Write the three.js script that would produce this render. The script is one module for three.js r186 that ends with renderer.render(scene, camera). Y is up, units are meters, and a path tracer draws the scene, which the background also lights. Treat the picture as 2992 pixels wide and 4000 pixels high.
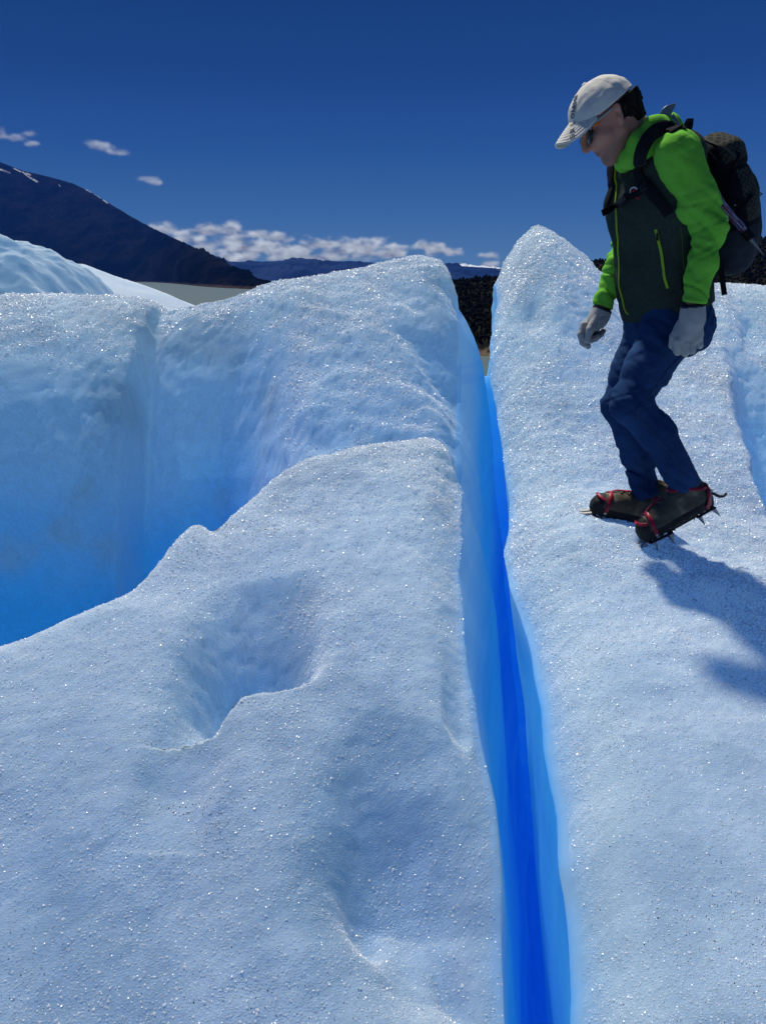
import * as THREE from 'three';
import { mergeGeometries, mergeVertices, toCreasedNormals } from 'three/addons/utils/BufferGeometryUtils.js';
import { TextGeometry } from 'three/addons/geometries/TextGeometry.js';
import { FontLoader } from 'three/addons/loaders/FontLoader.js';
import { RoundedBoxGeometry } from 'three/addons/geometries/RoundedBoxGeometry.js';

// ---------------------------------------------------------------- small tools
const V3 = THREE.Vector3, clamp = THREE.MathUtils.clamp, lerp = THREE.MathUtils.lerp;
const sstep = (x, a, b) => { const t = clamp((x - a) / (b - a), 0, 1); return t * t * (3 - 2 * t); };
function rng(seed) { let s = seed | 0; return () => { s = (s + 0x6d2b79f5) | 0; let t = Math.imul(s ^ (s >>> 15), 1 | s); t = (t + Math.imul(t ^ (t >>> 7), 61 | t)) ^ t; return ((t ^ (t >>> 14)) >>> 0) / 4294967296; }; }
const perm = new Uint8Array(512), gx = new Float32Array(256), gy = new Float32Array(256), gz = new Float32Array(256);
{ const r = rng(7); const p = [...Array(256).keys()]; for (let i = 255; i > 0; i--) { const j = Math.floor(r() * (i + 1)); [p[i], p[j]] = [p[j], p[i]]; } for (let i = 0; i < 512; i++) perm[i] = p[i & 255];
  for (let i = 0; i < 256; i++) { const z = r() * 2 - 1, a = r() * 6.2832, q = Math.sqrt(1 - z * z); gx[i] = q * Math.cos(a); gy[i] = q * Math.sin(a); gz[i] = z; } }
function noise(x, y, z) {                                  // gradient noise, about -1 .. 1
  const X = Math.floor(x), Y = Math.floor(y), Z = Math.floor(z); x -= X; y -= Y; z -= Z;
  const u = x * x * x * (x * (x * 6 - 15) + 10), v = y * y * y * (y * (y * 6 - 15) + 10), w = z * z * z * (z * (z * 6 - 15) + 10);
  const a = perm[X & 255], b = perm[(X + 1) & 255];
  const aa = perm[a + (Y & 255)], ab = perm[a + ((Y + 1) & 255)], ba = perm[b + (Y & 255)], bb = perm[b + ((Y + 1) & 255)];
  const z0 = Z & 255, z1 = (Z + 1) & 255;
  const g = (i, dx, dy, dz) => gx[i] * dx + gy[i] * dy + gz[i] * dz;
  const l = (p, q, t) => p + (q - p) * t;
  return 1.5 * l(l(l(g(perm[aa + z0], x, y, z), g(perm[ba + z0], x - 1, y, z), u), l(g(perm[ab + z0], x, y - 1, z), g(perm[bb + z0], x - 1, y - 1, z), u), v),
    l(l(g(perm[aa + z1], x, y, z - 1), g(perm[ba + z1], x - 1, y, z - 1), u), l(g(perm[ab + z1], x, y - 1, z - 1), g(perm[bb + z1], x - 1, y - 1, z - 1), u), v), w);
}
function fbm(x, y, z, n = 4) { let s = 0, a = 0.5; for (let i = 0; i < n; i++) { s += a * noise(x, y, z); x = x * 2.03 + 3.1; y = y * 2.03 + 7.7; z = z * 2.03 + 1.3; a *= 0.5; } return s; }
const curve = (pts) => (x) => {                            // smooth interpolation through [x, y] points
  if (x <= pts[0][0]) return pts[0][1];
  for (let i = 1; i < pts.length; i++) if (x < pts[i][0]) {
    const [x0, y0] = pts[i - 1], [x1, y1] = pts[i], m = (k) => { const a = pts[Math.max(0, k - 1)], b = pts[Math.min(pts.length - 1, k + 1)]; return (b[1] - a[1]) / (b[0] - a[0]); };
    const h = x1 - x0, t = (x - x0) / h, t2 = t * t, t3 = t2 * t;
    return (2 * t3 - 3 * t2 + 1) * y0 + (t3 - 2 * t2 + t) * h * m(i - 1) + (-2 * t3 + 3 * t2) * y1 + (t3 - t2) * h * m(i);
  }
  return pts[pts.length - 1][1];
};
const softplus = (q, k) => (q / k > 30 ? q : k * Math.log(1 + Math.exp(q / k)));
const smax = (a, b, k) => { const h = Math.max(k - Math.abs(a - b), 0) / k; return Math.max(a, b) + h * h * k * 0.25; };
const smin = (a, b, k) => { const h = Math.max(k - Math.abs(a - b), 0) / k; return Math.min(a, b) - h * h * k * 0.25; };

// ---------------------------------------------------------------- camera, sky, sun, exposure
const scene = new THREE.Scene();
const EYE = 1.0, PITCH = THREE.MathUtils.degToRad(17.0), FOCAL = 1661;      // focal length in units of 1/1655 of the frame's width
const camera = new THREE.PerspectiveCamera(2 * Math.atan(1106 / FOCAL) * 180 / Math.PI, 2992 / 4000, 0.05, 90000);
camera.position.set(0, EYE, 0);
camera.rotation.x = -PITCH;
const renderer = new THREE.WebGLRenderer({ antialias: true });
renderer.setSize(765, 1024);
renderer.toneMapping = THREE.LinearToneMapping;
renderer.toneMappingExposure = 1.07;
renderer.shadowMap.enabled = true;
const CP = Math.cos(PITCH), SP = Math.sin(PITCH);
function at(px, py, d) {                                   // a surveyed point: direction seen in the frame and its distance ahead
  const a = (px - 827.5) / FOCAL, b = (1106 - py) / FOCAL, f = CP + b * SP;
  return new V3(a * d / f, EYE + d * (b * CP - SP) / f, -d);
}
const azel = (px, py) => { const v = at(px, py, 1); v.y -= EYE; return [Math.atan2(v.x, -v.z), Math.atan2(v.y, Math.hypot(v.x, v.z))]; };

const SUN_EL = THREE.MathUtils.degToRad(57), SUN_AZ = THREE.MathUtils.degToRad(-22);
const sunDir = new V3(Math.sin(SUN_AZ) * Math.cos(SUN_EL), Math.sin(SUN_EL), -Math.cos(SUN_AZ) * Math.cos(SUN_EL));
const sun = new THREE.DirectionalLight(new THREE.Color().setRGB(1, 0.94, 0.82), 4.8);
sun.position.copy(sunDir).multiplyScalar(30); sun.target.position.set(0, 0, -3);
sun.castShadow = true; sun.shadow.mapSize.set(2048, 2048); sun.shadow.radius = 6;
Object.assign(sun.shadow.camera, { left: -8, right: 8, top: 8, bottom: -8, near: 1, far: 80 });
scene.add(sun, sun.target);

{ // clear deep blue sky, with small cumulus low over the horizon
  const W = 4096, H = 2048, data = new Float32Array(W * H * 4);
  const grad = (el) => {                                   // linear colour by elevation in degrees
    const stops = [[-90, 0.06, 0.10, 0.16], [-1, 0.085, 0.19, 0.40], [1, 0.090, 0.205, 0.36], [4, 0.050, 0.145, 0.32], [8, 0.022, 0.088, 0.245], [12, 0.0105, 0.052, 0.18], [17, 0.0065, 0.036, 0.14], [35, 0.005, 0.030, 0.13], [90, 0.005, 0.028, 0.12]];
    for (let i = 1; i < stops.length; i++) if (el <= stops[i][0]) { const a = stops[i - 1], b = stops[i], t = (el - a[0]) / (b[0] - a[0]); return [1, 2, 3].map((k) => a[k] + (b[k] - a[k]) * t); }
  };
  const D = Math.PI / 180, r = rng(41), clouds = [];
  const put = (px, py, wpx, hpx, thin = 0) => { const [a, e] = azel(px, py); clouds.push([a / D, e / D, wpx / FOCAL / D, hpx / FOCAL / D, thin]); };
  // the band in view
  for (const [x, y, w, h] of [[350, 498, 34, 20], [400, 522, 50, 22], [452, 497, 48, 17], [497, 500, 38, 19], [430, 540, 75, 22], [510, 528, 62, 28], [560, 506, 22, 9], [604, 515, 34, 12], [585, 545, 72, 26], [650, 552, 60, 20], [690, 530, 50, 20], [735, 540, 62, 26], [790, 538, 58, 24], [840, 545, 48, 18], [700, 555, 120, 14], [930, 540, 44, 19], [965, 545, 36, 12], [915, 532, 22, 12], [1060, 556, 26, 9], [1058, 571, 24, 9], [540, 558, 150, 12]]) put(x, y, w, h);
  for (const [x, y, w, h] of [[22, 298, 44, 9], [66, 289, 20, 7], [70, 312, 16, 7], [210, 318, 30, 12], [258, 327, 34, 10], [334, 393, 20, 9], [318, 388, 26, 6], [5, 288, 14, 13]]) put(x, y, w, h, 0.42);
  for (let i = 0; i < 260; i++) {                          // and the same band all the way round
    const a = 22 + r() * 314, big = r();
    clouds.push([a > 180 ? a - 360 : a, 1 + r() * r() * 4.5, 0.5 + 1.9 * big * r(), 0.25 + 0.6 * big * r(), 0]);
  }
  for (let y = 0; y < H; y++) {
    const el = ((y + 0.5) / H - 0.5) * 180, c = grad(el);
    const near = clouds.filter((k) => Math.abs(el - k[1]) < k[3] * 1.9);
    for (let x = 0; x < W; x++) {
      const th = ((x + 0.5) / W - 0.5) * 360, i = (y * W + x) * 4;   // atan2(z, x)
      let az = th + 90; if (az > 180) az -= 360;           // 0 straight ahead (-z), + to the right
      let R = c[0], G = c[1], B = c[2];
      if (near.length) {
        let e = -1, up = 0, thin = 0;
        for (const k of near) {
          let da = az - k[0]; if (da > 180) da -= 360; if (da < -180) da += 360; da /= k[2]; if (da > 1.6 || da < -1.6) continue;
          const dy = (el - k[1]) / (k[3] * (el < k[1] ? 0.75 : 1.15)), q = 1 - da * da - dy * dy;
          if (q > e) { e = q; up = dy; thin = k[4]; }
        }
        if (e > -1) {
          const wx = 0.5 * fbm(az * 1.2, el * 2.2, 11, 3), n = fbm(az * 0.55 + wx, el * 1.3 + wx, 3, 7), m = fbm(az * 1.1 + 9 + wx, el * 2.6, 8, 6);
          const d = e * 0.75 + n * 1.15 + m * 0.5 - 0.06 - thin * 0.4, a = sstep(d, 0.0, 0.7) * (thin ? 0.62 : 0.9);
          if (a > 0) {
            const l = clamp(0.56 + up * 0.26 + m * 0.9 + n * 0.6 + (1 - sstep(d, 0.1, 0.9)) * 0.2, 0.26, 1.05);
            R = lerp(R, 0.66 * l, a); G = lerp(G, 0.70 * l, a); B = lerp(B, 0.70 * l + 0.02, a);
          }
        }
      }
      data[i] = R; data[i + 1] = G; data[i + 2] = B; data[i + 3] = 1;
    }
  }
  // soft brightening of the air round the sun
  for (let y = 0; y < H; y++) for (let x = 0; x < W; x += 1) {
    const el = ((y + 0.5) / H - 0.5) * Math.PI; if (el < 0.31) continue;
    const th = ((x + 0.5) / W - 0.5) * 2 * Math.PI, c = Math.cos(th) * Math.cos(el) * sunDir.x + Math.sin(el) * sunDir.y + Math.sin(th) * Math.cos(el) * sunDir.z;
    const g = Math.exp((c - 1) * 14) * sstep(el, 0.31, 0.5), i = (y * W + x) * 4;
    data[i] += 0.25 * g; data[i + 1] += 0.32 * g; data[i + 2] += 0.42 * g;
  }
  const t = new THREE.DataTexture(data, W, H, THREE.RGBAFormat, THREE.FloatType);
  t.mapping = THREE.EquirectangularReflectionMapping; t.magFilter = THREE.LinearFilter; t.needsUpdate = true;
  scene.background = t; scene.environment = t;
}
scene.fog = new THREE.FogExp2(new THREE.Color().setRGB(0.05, 0.22, 1.0), 2.2e-5);

// ---------------------------------------------------------------- tagging
const used = new Map();
function numbered(name) { const n = used.get(name) ?? 0; used.set(name, n + 1); return n ? name + '_' + String(n).padStart(3, '0') : name; }
function shade(o) { o.castShadow = true; o.receiveShadow = true; return o; }
function mesh(name, geo, mat, parent = scene) { const o = shade(new THREE.Mesh(geo, mat)); o.name = parent === scene ? numbered(name) : name; parent.add(o); return o; }
function tag(o, label, category, kind, group) { if (label) o.userData.label = label; if (category) o.userData.category = category; if (kind) o.userData.kind = kind; if (group) o.userData.group = group; return o; }
function thing(name, label, category, pos) { const g = new THREE.Group(); g.name = numbered(name); if (pos) g.position.copy(pos); scene.add(g); return tag(g, label, category); }

function gridMesh(nu, nv, pos, col, uv) {                  // pos: Float32Array of (nu x nv) points, v-major
  const g = new THREE.BufferGeometry(), idx = new Uint32Array((nu - 1) * (nv - 1) * 6);
  let k = 0;
  for (let j = 0; j < nv - 1; j++) for (let i = 0; i < nu - 1; i++) { const a = j * nu + i, b = a + 1, c = a + nu, d = c + 1; idx[k++] = a; idx[k++] = b; idx[k++] = d; idx[k++] = a; idx[k++] = d; idx[k++] = c; }
  g.setAttribute('position', new THREE.BufferAttribute(pos, 3));
  if (col) g.setAttribute('color', new THREE.BufferAttribute(col, 3));
  if (uv) g.setAttribute('uv', new THREE.BufferAttribute(uv, 2));
  g.setIndex(new THREE.BufferAttribute(idx, 1));
  g.computeVertexNormals();
  return g;
}
function dataTex(n, f, srgb) {                             // square texture from f(u, v) -> 0..1 or [r, g, b]
  const d = new Uint8Array(n * n * 4);
  for (let y = 0; y < n; y++) for (let x = 0; x < n; x++) { const v = f(x, y), i = (y * n + x) * 4, a = Array.isArray(v) ? v : [v, v, v]; for (let c = 0; c < 3; c++) d[i + c] = clamp(a[c], 0, 1) * 255; d[i + 3] = 255; }
  const t = new THREE.DataTexture(d, n, n); t.wrapS = t.wrapT = THREE.RepeatWrapping; t.magFilter = THREE.LinearFilter; if (srgb) t.colorSpace = THREE.SRGBColorSpace; t.needsUpdate = true; return t;
}

// ---------------------------------------------------------------- the glacier: shape
const xc = (d) => 0.175 + 0.1 * d + 0.010 * noise(d * 0.9, 4.2, 1) + 0.004 * noise(d * 4, 9, 2);       // line of the crack
const crest1 = curve([[-4, 0.9], [-2.2, 1.35], [-1.04, 1.9], [-0.735, 2.12], [-0.67, 2.26], [-0.61, 2.365], [-0.565, 2.37], [-0.535, 2.385], [-0.47, 2.52], [-0.376, 2.67], [-0.118, 2.87], [0.13, 2.99], [0.24, 2.95], [0.3, 2.79], [0.36, 2.45]]);
function bowl(x, d, cx, cd, rx, front, back, depth, rim = 0.05, tilt = 0, soft = 0) {     // a scoop with a sharp near rim and a long far wall
  const u = (x - cx) / rx; cd += tilt * (x - cx); rim += soft * clamp(-u, 0, 1); if (u * u > 1.6) return 0;
  const q = d - cd, e = Math.exp(-u * u * u * u * 1.6 - u * u * 0.5);
  if (q < -front || q > back) return 0;
  const near = sstep(q, -rim, rim * 0.6), far = 1 - clamp(q / back, 0, 1);
  return depth * e * near * far * (0.6 + 0.4 * far);
}
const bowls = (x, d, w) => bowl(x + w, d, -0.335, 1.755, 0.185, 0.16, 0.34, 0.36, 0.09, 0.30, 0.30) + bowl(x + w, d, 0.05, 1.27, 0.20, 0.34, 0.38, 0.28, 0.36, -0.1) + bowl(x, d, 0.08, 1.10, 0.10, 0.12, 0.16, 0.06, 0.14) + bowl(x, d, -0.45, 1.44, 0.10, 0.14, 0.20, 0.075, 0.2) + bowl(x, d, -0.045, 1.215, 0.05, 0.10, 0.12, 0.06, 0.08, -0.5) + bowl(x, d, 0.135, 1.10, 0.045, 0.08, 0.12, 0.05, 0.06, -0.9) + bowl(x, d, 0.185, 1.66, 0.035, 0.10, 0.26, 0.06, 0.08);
function leftHeight(x, d) {
  // nearest mound: a slope that climbs away from the viewer and breaks off at its crest
  const w = 0.05 * fbm(x * 1.3, 1, d * 1.3, 3);
  let y1 = -0.56 + 0.34 * d + w * 1.2 + 0.02 * noise(x * 3.2, 5, d * 3.2);
  y1 -= bowls(x, d, w);
  y1 += 0.012 * Math.exp(-(((x + 0.6) / 0.09) ** 2) - ((d - 2.36) / 0.16) ** 2);
  y1 -= 0.026 * Math.exp(-(((x + 0.53) / 0.045) ** 2) - ((d - 2.36) / 0.25) ** 2);
  const q1 = d - crest1(x);
  y1 -= 2.6 * softplus(q1, 0.035) * (1 + 0.15 * noise(x * 3, 2, d * 3));
  // the block behind the blue trench
  const step = sstep(x, -1.24, -1.18), d2 = 4.25 + 0.3 * sstep(x, -1.2, 0.2);
  const y2t = curve2(x), q2 = d2 - d - (1 - step) * 0.0;
  const soft = sstep(x, -0.95, -0.30);
  const gentle = lerp(0.62, 0.50, soft) + 0.10 * noise(x * 2, 8, 1), brk = lerp(0.28 + 0.32 * (1 - step), 0.22, soft), steep = lerp(2.7, 0.82, soft);
  let face = q2 > 0 ? gentle * (Math.sqrt(q2 * q2 + 0.02) - 0.1414) + (steep - gentle) * softplus(q2 - brk, 0.10) : 0.34 * (Math.sqrt(q2 * q2 + 0.02) - 0.1414);
  let y2 = y2t - face;
  const rip = sstep(x, -0.7, -0.3) * sstep(q2, 0.05, 0.25);
  y2 += rip * (0.040 * noise(x * 1.7, y2 * 6.5 + x * 1.5, d * 2) + 0.022 * noise(x * 4, y2 * 14 + x * 2.5, 3));
  y2 -= 0.22 * Math.exp(-(((x - 0.30) / 0.16) ** 2) - ((d - 3.86) / 0.22) ** 2);
  const floor = lerp(-1.25, -0.25, sstep(x, -0.5, 0.35)) + 0.05 * noise(x * 2, 3, d * 2);
  return smax(smax(y1, floor, 0.15), y2, 0.10);
}
const curve2 = curve([[-6, 1.0], [-2.1, 0.905], [-1.75, 0.915], [-1.35, 0.9], [-1.22, 0.86], [-1.17, 0.815], [-1.05, 0.845], [-0.85, 0.88], [-0.62, 0.965], [-0.4, 1.0], [-0.1, 1.055], [0.2, 1.11], [0.34, 1.10], [0.40, 1.04], [0.47, 0.80], [0.55, 0.68], [0.64, 0.80], [0.72, 0.98], [0.85, 1.10], [1.3, 1.0]]);
const pitAt = (x, d) => { const e = 1.60 + 0.2 * (d - 3.05) + 0.05 * noise(d * 2.5, 3, 1); return 0.6 * sstep(x, e, e + 0.17) * sstep(x, e + 1.1, e + 0.25) * Math.exp(-(Math.abs((d - 3.6 - 0.3 * (x - 1.8)) / 0.62) ** 2.6)) + 0.12 * sstep(x, e + 0.13, e + 0.30) * Math.exp(-(((d - 4.75) / 0.25) ** 2)); };
function rightHeight(x, d) {
  const w = 0.05 * fbm(x * 1.1, 11, d * 1.1, 3);
  let y = -0.33 + 0.11 * d + 0.335 * softplus(d - 3.05, 0.14) + w * 0.9 + 0.016 * noise(x * 3, 15, d * 3);
  const back = softplus(d - 5.4, 0.2);
  y -= 0.75 * back;
  { const u = Math.abs(x - 0.96) / (x > 0.96 ? 0.44 : 0.34); y += (0.43 + 0.05 * noise(x * 4, 2, d * 3)) * Math.exp(-Math.pow(u, 1.6) - ((d - 4.95) / 0.75) ** 2); }         // the dome
  y -= 0.13 * Math.exp(-(((x - 1.46) / 0.13) ** 2) - ((d - 4.7) / 0.5) ** 2);          // the dip beside it
  y -= 0.10 * Math.exp(-(((x - 0.86) / 0.07) ** 2) - ((d - 4.45) / 0.12) ** 2);
  y -= pitAt(x, d);                                                                    // blue hollow at the right
  y += 0.10 * Math.exp(-(((x - 0.80) / 0.30) ** 2) - ((d - 2.85) / 0.38) ** 2);         // the hump he stands on
  return y;
}
const lipL = curve([[0, -0.05], [1.0, -0.06], [1.45, -0.06], [1.7, -0.10], [2.0, -0.14], [2.6, -0.16], [2.9, -0.15], [3.3, -0.16], [4.0, -0.17], [4.7, -0.20], [5.4, -0.10], [7, -0.12]]);
const lipR = curve([[0, 0.06], [1.0, 0.072], [1.3, 0.09], [1.55, 0.10], [2.0, 0.10], [2.43, 0.095], [2.75, 0.05], [3.0, 0.036], [3.36, 0.07], [3.8, 0.05], [4.5, -0.01], [4.9, 0.03], [5.4, 0.03], [7, 0.1]]);
const crackFloor = (d) => lerp(-2.9, 0.42, sstep(d, 4.8, 6.3)) + 0.1 * noise(d * 2.2, 3, 8) - 0.6 * softplus(d - 6.8, 0.1);

// ---------------------------------------------------------------- the glacier: mesh
function spaced(list) { const out = []; for (const [a, b, s] of list) { const n = Math.max(1, Math.round((b - a) / s)); for (let i = 0; i < n; i++) out.push(a + (b - a) * i / n); } out.push(list[list.length - 1][1]); return out; }
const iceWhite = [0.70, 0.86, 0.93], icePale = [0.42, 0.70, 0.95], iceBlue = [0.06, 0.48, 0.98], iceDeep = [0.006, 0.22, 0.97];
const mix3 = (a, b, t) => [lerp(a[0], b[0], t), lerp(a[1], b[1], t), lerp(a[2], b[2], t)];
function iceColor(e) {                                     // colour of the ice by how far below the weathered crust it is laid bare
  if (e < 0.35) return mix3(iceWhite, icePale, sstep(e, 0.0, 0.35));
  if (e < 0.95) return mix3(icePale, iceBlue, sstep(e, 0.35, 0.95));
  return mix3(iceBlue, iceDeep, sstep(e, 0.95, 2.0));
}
const glacier = {};
{
  const rows = spaced([[-3.0, 0.4, 0.12], [0.4, 0.85, 0.03], [0.85, 2.0, 0.0075], [2.0, 5.2, 0.011], [5.2, 7.2, 0.05], [7.2, 14, 0.4]]);
  const left = spaced([[-9, -3, 0.3], [-3, -2.0, 0.04], [-2.0, -1.0, 0.011], [-1.0, 0, 0.0085]]).map((v) => v);   // distance from the left lip
  const right = spaced([[0, 1.3, 0.0085], [1.3, 2.2, 0.012], [2.2, 3, 0.05], [3, 9, 0.3]]);
  const NW = 130, nu = left.length + NW * 2 - 1 + right.length, nv = rows.length;
  const pos = new Float32Array(nu * nv * 3), col = new Float32Array(nu * nv * 3), uv = new Float32Array(nu * nv * 2), rough = new Float32Array(nu * nv), dep = new Float32Array(nu * nv);
  const lipDrop = (s) => 0.085 * Math.exp(-(s * s) / 0.0050) + 0.03 * Math.exp(-s / 0.12);
  for (let j = 0; j < nv; j++) {
    const d = rows[j], c = xc(d), L = lipL(d) + 0.012 * noise(d * 5, 1, 7), R = lipR(d) + 0.012 * noise(d * 5, 1, 17);
    const lean = lerp(0.10, 0.13, sstep(d, 1, 3)); const fl = crackFloor(d); let k = j * nu;
    const put = (x, y, e, rgh) => { const i = k * 3; pos[i] = x; pos[i + 1] = y; pos[i + 2] = -d; dep[k] = e; rough[k] = rgh; k++; };
    const ref1 = -0.56 + 0.34 * d;
    for (const s of left) {
      const x = c + L + s, y = leftHeight(x, d) - lipDrop(-s), q1 = d - crest1(x), d2 = 4.25 + 0.3 * sstep(x, -1.2, 0.2);
      // crust-to-ice depth: measured from the level of the lower of the two crests
      const top = q1 < 0 ? y : lerp(ref1 - 0.34 * q1, curve2(x), sstep(d, crest1(x), d2));
      put(x, y, (q1 < 0 ? 1.1 * bowls(x, d, 0.05 * fbm(x * 1.3, 1, d * 1.3, 3)) : 0) + Math.max(0, top - y) * 0.85 * (q1 > 0 && d < d2 ? 1 : 0) + lerp(0.42, 0.22, sstep(d, 1.6, 2.8)) * Math.exp(s / 0.028), 1);  // scoop term paints the shade of the hollows in as bluer ice
    }
    const yl = pos[(k - 1) * 3 + 1], yr0 = rightHeight(c + R, d) - lipDrop(0) - 0.07;
    const flL = Math.min(fl, yl - 0.05), flR = Math.min(fl, yr0 - 0.05), bot = Math.min(flL, flR);
    for (let i = 1; i < NW; i++) {                          // left wall, downwards
      const t = i / (NW - 1), y = lerp(yl, bot, t * (0.30 + 0.70 * t)), e = yl - y;
      const bend = 1 - Math.exp(-e / lerp(0.34, 0.18, sstep(d, 1.9, 2.8))), s = lerp(L, lerp(-0.045, -0.075, sstep(d, 1.9, 2.8)), bend) + lean * e + bend * (0.020 * noise(d * 1.6 + y * 0.8, y * 1.9, 21) + 0.006 * noise(d * 1.2, y * 11, 22) + 0.003 * noise(d * 1.5, y * 34, 23)) - 0.0 * sstep(e, 0.5, 1.6);
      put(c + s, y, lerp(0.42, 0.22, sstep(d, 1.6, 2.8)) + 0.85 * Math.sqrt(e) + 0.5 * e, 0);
    }
    for (let i = NW - 1; i >= 0; i--) {                      // right wall, upwards
      const t = i / (NW - 1), y = lerp(yr0, bot, t * (0.30 + 0.70 * t)), e = yr0 - y;
      const bend = 1 - Math.exp(-e / 0.42), s = lerp(R, lerp(0.055, 0.065, sstep(d, 1.9, 2.8)), bend) + lean * e + bend * (0.020 * noise(d * 1.5 + y * 0.8, y * 1.7, 31) + 0.006 * noise(d * 1.2, y * 11, 32) + 0.003 * noise(d * 1.5, y * 34, 33)) + 0.0 * sstep(e, 0.5, 1.6);
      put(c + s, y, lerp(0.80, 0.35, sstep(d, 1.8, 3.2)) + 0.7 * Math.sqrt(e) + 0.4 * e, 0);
    }
    for (const s of right) {
      const x = c + R + s, y = rightHeight(x, d) - lipDrop(s) - 0.07 * Math.exp(-(s * s) / 0.022);
      const pit = pitAt(x, d);
      put(x, y, lerp(0.80, 0.35, sstep(d, 1.8, 3.2)) * Math.exp(-s / 0.034) + pit * 0.9, 1);
    }
  }
  // small relief along the surface normal
  const base = gridMesh(nu, nv, pos.slice()), nor = base.attributes.normal.array;
  for (let k = 0; k < nu * nv; k++) {
    const i = k * 3, x = pos[i], y = pos[i + 1], z = pos[i + 2], rg = rough[k];
    const on = rg ? 1 - 0.7 * sstep(dep[k], 0.3, 0.8) : 0.12;
    const near = sstep(-z, 3.2, 1.6), g = lerp(0.012, 0.008, near) * noise(x * 6, y * 6, z * 6) + lerp(0.0075, 0.0035, near) * noise(x * 15, y * 15, z * 15) + lerp(0.005, 0.0022, near) * noise(x * 34, y * 34, z * 34) + 0.0022 * noise(x * 75, y * 75, z * 75);
    for (let c = 0; c < 3; c++) pos[i + c] += nor[i + c] * g * on;
  }
  // colour and texture coordinates (metres along the surface)
  const wall0 = left.length + NW - 1;
  for (let j = 0; j < nv; j++) {
    for (const dir of [-1, 1]) { let u = 0; for (let i = wall0; i >= 0 && i < nu; i += dir) { const k = j * nu + i; if (i !== wall0) { const b = k - dir; u += dir * Math.hypot(pos[k * 3] - pos[b * 3], (pos[k * 3 + 1] - pos[b * 3 + 1])); } uv[k * 2] = u; } }
    for (let i = 0; i < nu; i++) {
      const k = j * nu + i, p = k * 3, x = pos[p], y = pos[p + 1], z = pos[p + 2];
      uv[k * 2 + 1] = j ? uv[(k - nu) * 2 + 1] + (rough[k] ? Math.hypot(z - pos[(k - nu) * 3 + 2], y - pos[(k - nu) * 3 + 1]) : rows[j] - rows[j - 1]) : 0;
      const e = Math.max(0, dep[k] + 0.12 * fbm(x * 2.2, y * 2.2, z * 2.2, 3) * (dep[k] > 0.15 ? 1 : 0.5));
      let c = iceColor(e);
      if (rough[k]) {
        const siltAndDimming = sstep(fbm(x * 1.7 + 4, y, z * 1.7, 4), 0.05, 0.5) * 0.22 + sstep(x, 0.5, 1.2) * sstep(-z, 2.1, 1.2) * 0.18;   // thin silt film, plus edge dimming painted into the near right ice
        c = mix3(c, [0.50, 0.52, 0.52], siltAndDimming * (1 - sstep(e, 0.1, 0.4)));
        const clear = clamp(sstep(fbm(x * 2.3 - 7, y * 2.3, z * 2.3, 4), 0.02, 0.40) * 0.6 + 0.85 * sstep(-z, 2.3, 1.05) * (0.62 + 0.3 * sstep(x, -0.2, -0.7) + 0.9 * fbm(x * 4, y * 4, z * 4 + 5, 3)), 0, 0.85);   // patches of clearer, darker ice, plus edge dimming painted into the near ice
        c = mix3(c, [0.33, 0.50, 0.63], clear);
      } else { const band = 0.34 * noise(-z * 0.7, y * 6 - z * 0.6, 3) + 0.20 * noise(-z * 1.2, y * 30, 5); c = band > 0 ? mix3(c, [0.003, 0.13, 0.9], clamp(band, 0, 1) * 0.9) : mix3(c, [0.10, 0.52, 0.98], clamp(-band, 0, 1) * 0.75); }
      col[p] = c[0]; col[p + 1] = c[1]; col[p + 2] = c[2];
    }
  }
  const geo = gridMesh(nu, nv, pos, col, uv);
  const grain = dataTex(1024, (() => {                     // crystalline crust: cells of a few millimetres
    const n = 1024, cells = 150, r = rng(5), pts = Array.from({ length: cells * cells }, () => [r(), r(), r()]);
    return (x, y) => { const fx = x / n * cells, fy = y / n * cells, X = Math.floor(fx), Y = Math.floor(fy); let b = 9, h = 0, b2 = 9;
      for (let j = -1; j < 2; j++) for (let i = -1; i < 2; i++) { const q = pts[((Y + j + cells) % cells) * cells + (X + i + cells) % cells], dd = Math.hypot(X + i + q[0] - fx, Y + j + q[1] - fy); if (dd < b) { b2 = b; b = dd; h = q[2]; } else if (dd < b2) b2 = dd; }
      return 0.25 + 0.55 * h * sstep(b2 - b, 0, 0.35) + 0.2 * (1 - b); };
  })());
  grain.repeat.set(1 / 0.75, 1 / 0.75);
  const mosaic = dataTex(1024, (() => {                    // clear and cloudy crystals side by side
    const n = 1024, layers = [[210, 0.09], [74, 0.06], [23, 0.05]].map(([cells, amp], q) => { const r = rng(50 + q); return [cells, amp, Array.from({ length: cells * cells }, () => [r(), r(), r()])]; });
    return (x, y) => { let v = 1; for (const [cells, amp, pts] of layers) { const fx = x / n * cells, fy = y / n * cells, X = Math.floor(fx), Y = Math.floor(fy); let b = 9, h = 0;
      for (let j = -1; j < 2; j++) for (let i = -1; i < 2; i++) { const q = pts[((Y + j + cells) % cells) * cells + (X + i + cells) % cells], dd = Math.hypot(X + i + q[0] - fx, Y + j + q[1] - fy); if (dd < b) { b = dd; h = q[2]; } }
      v -= amp * (h - 0.25 * (1 - b)); }
      return [clamp(v, 0, 1), clamp(v, 0, 1), clamp(v, 0, 1)]; };
  })());
  mosaic.repeat.set(1 / 0.9, 1 / 0.9); mosaic.rotation = 0.5;
  const mat = new THREE.MeshPhysicalMaterial({ name: 'glacier ice', vertexColors: true, map: mosaic, roughness: 0.97, specularIntensity: 0.8, transmission: 0.63, thickness: 0, ior: 1.31, bumpMap: grain, bumpScale: 0.0017, side: THREE.DoubleSide });
  glacier.mat = mat;
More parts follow.
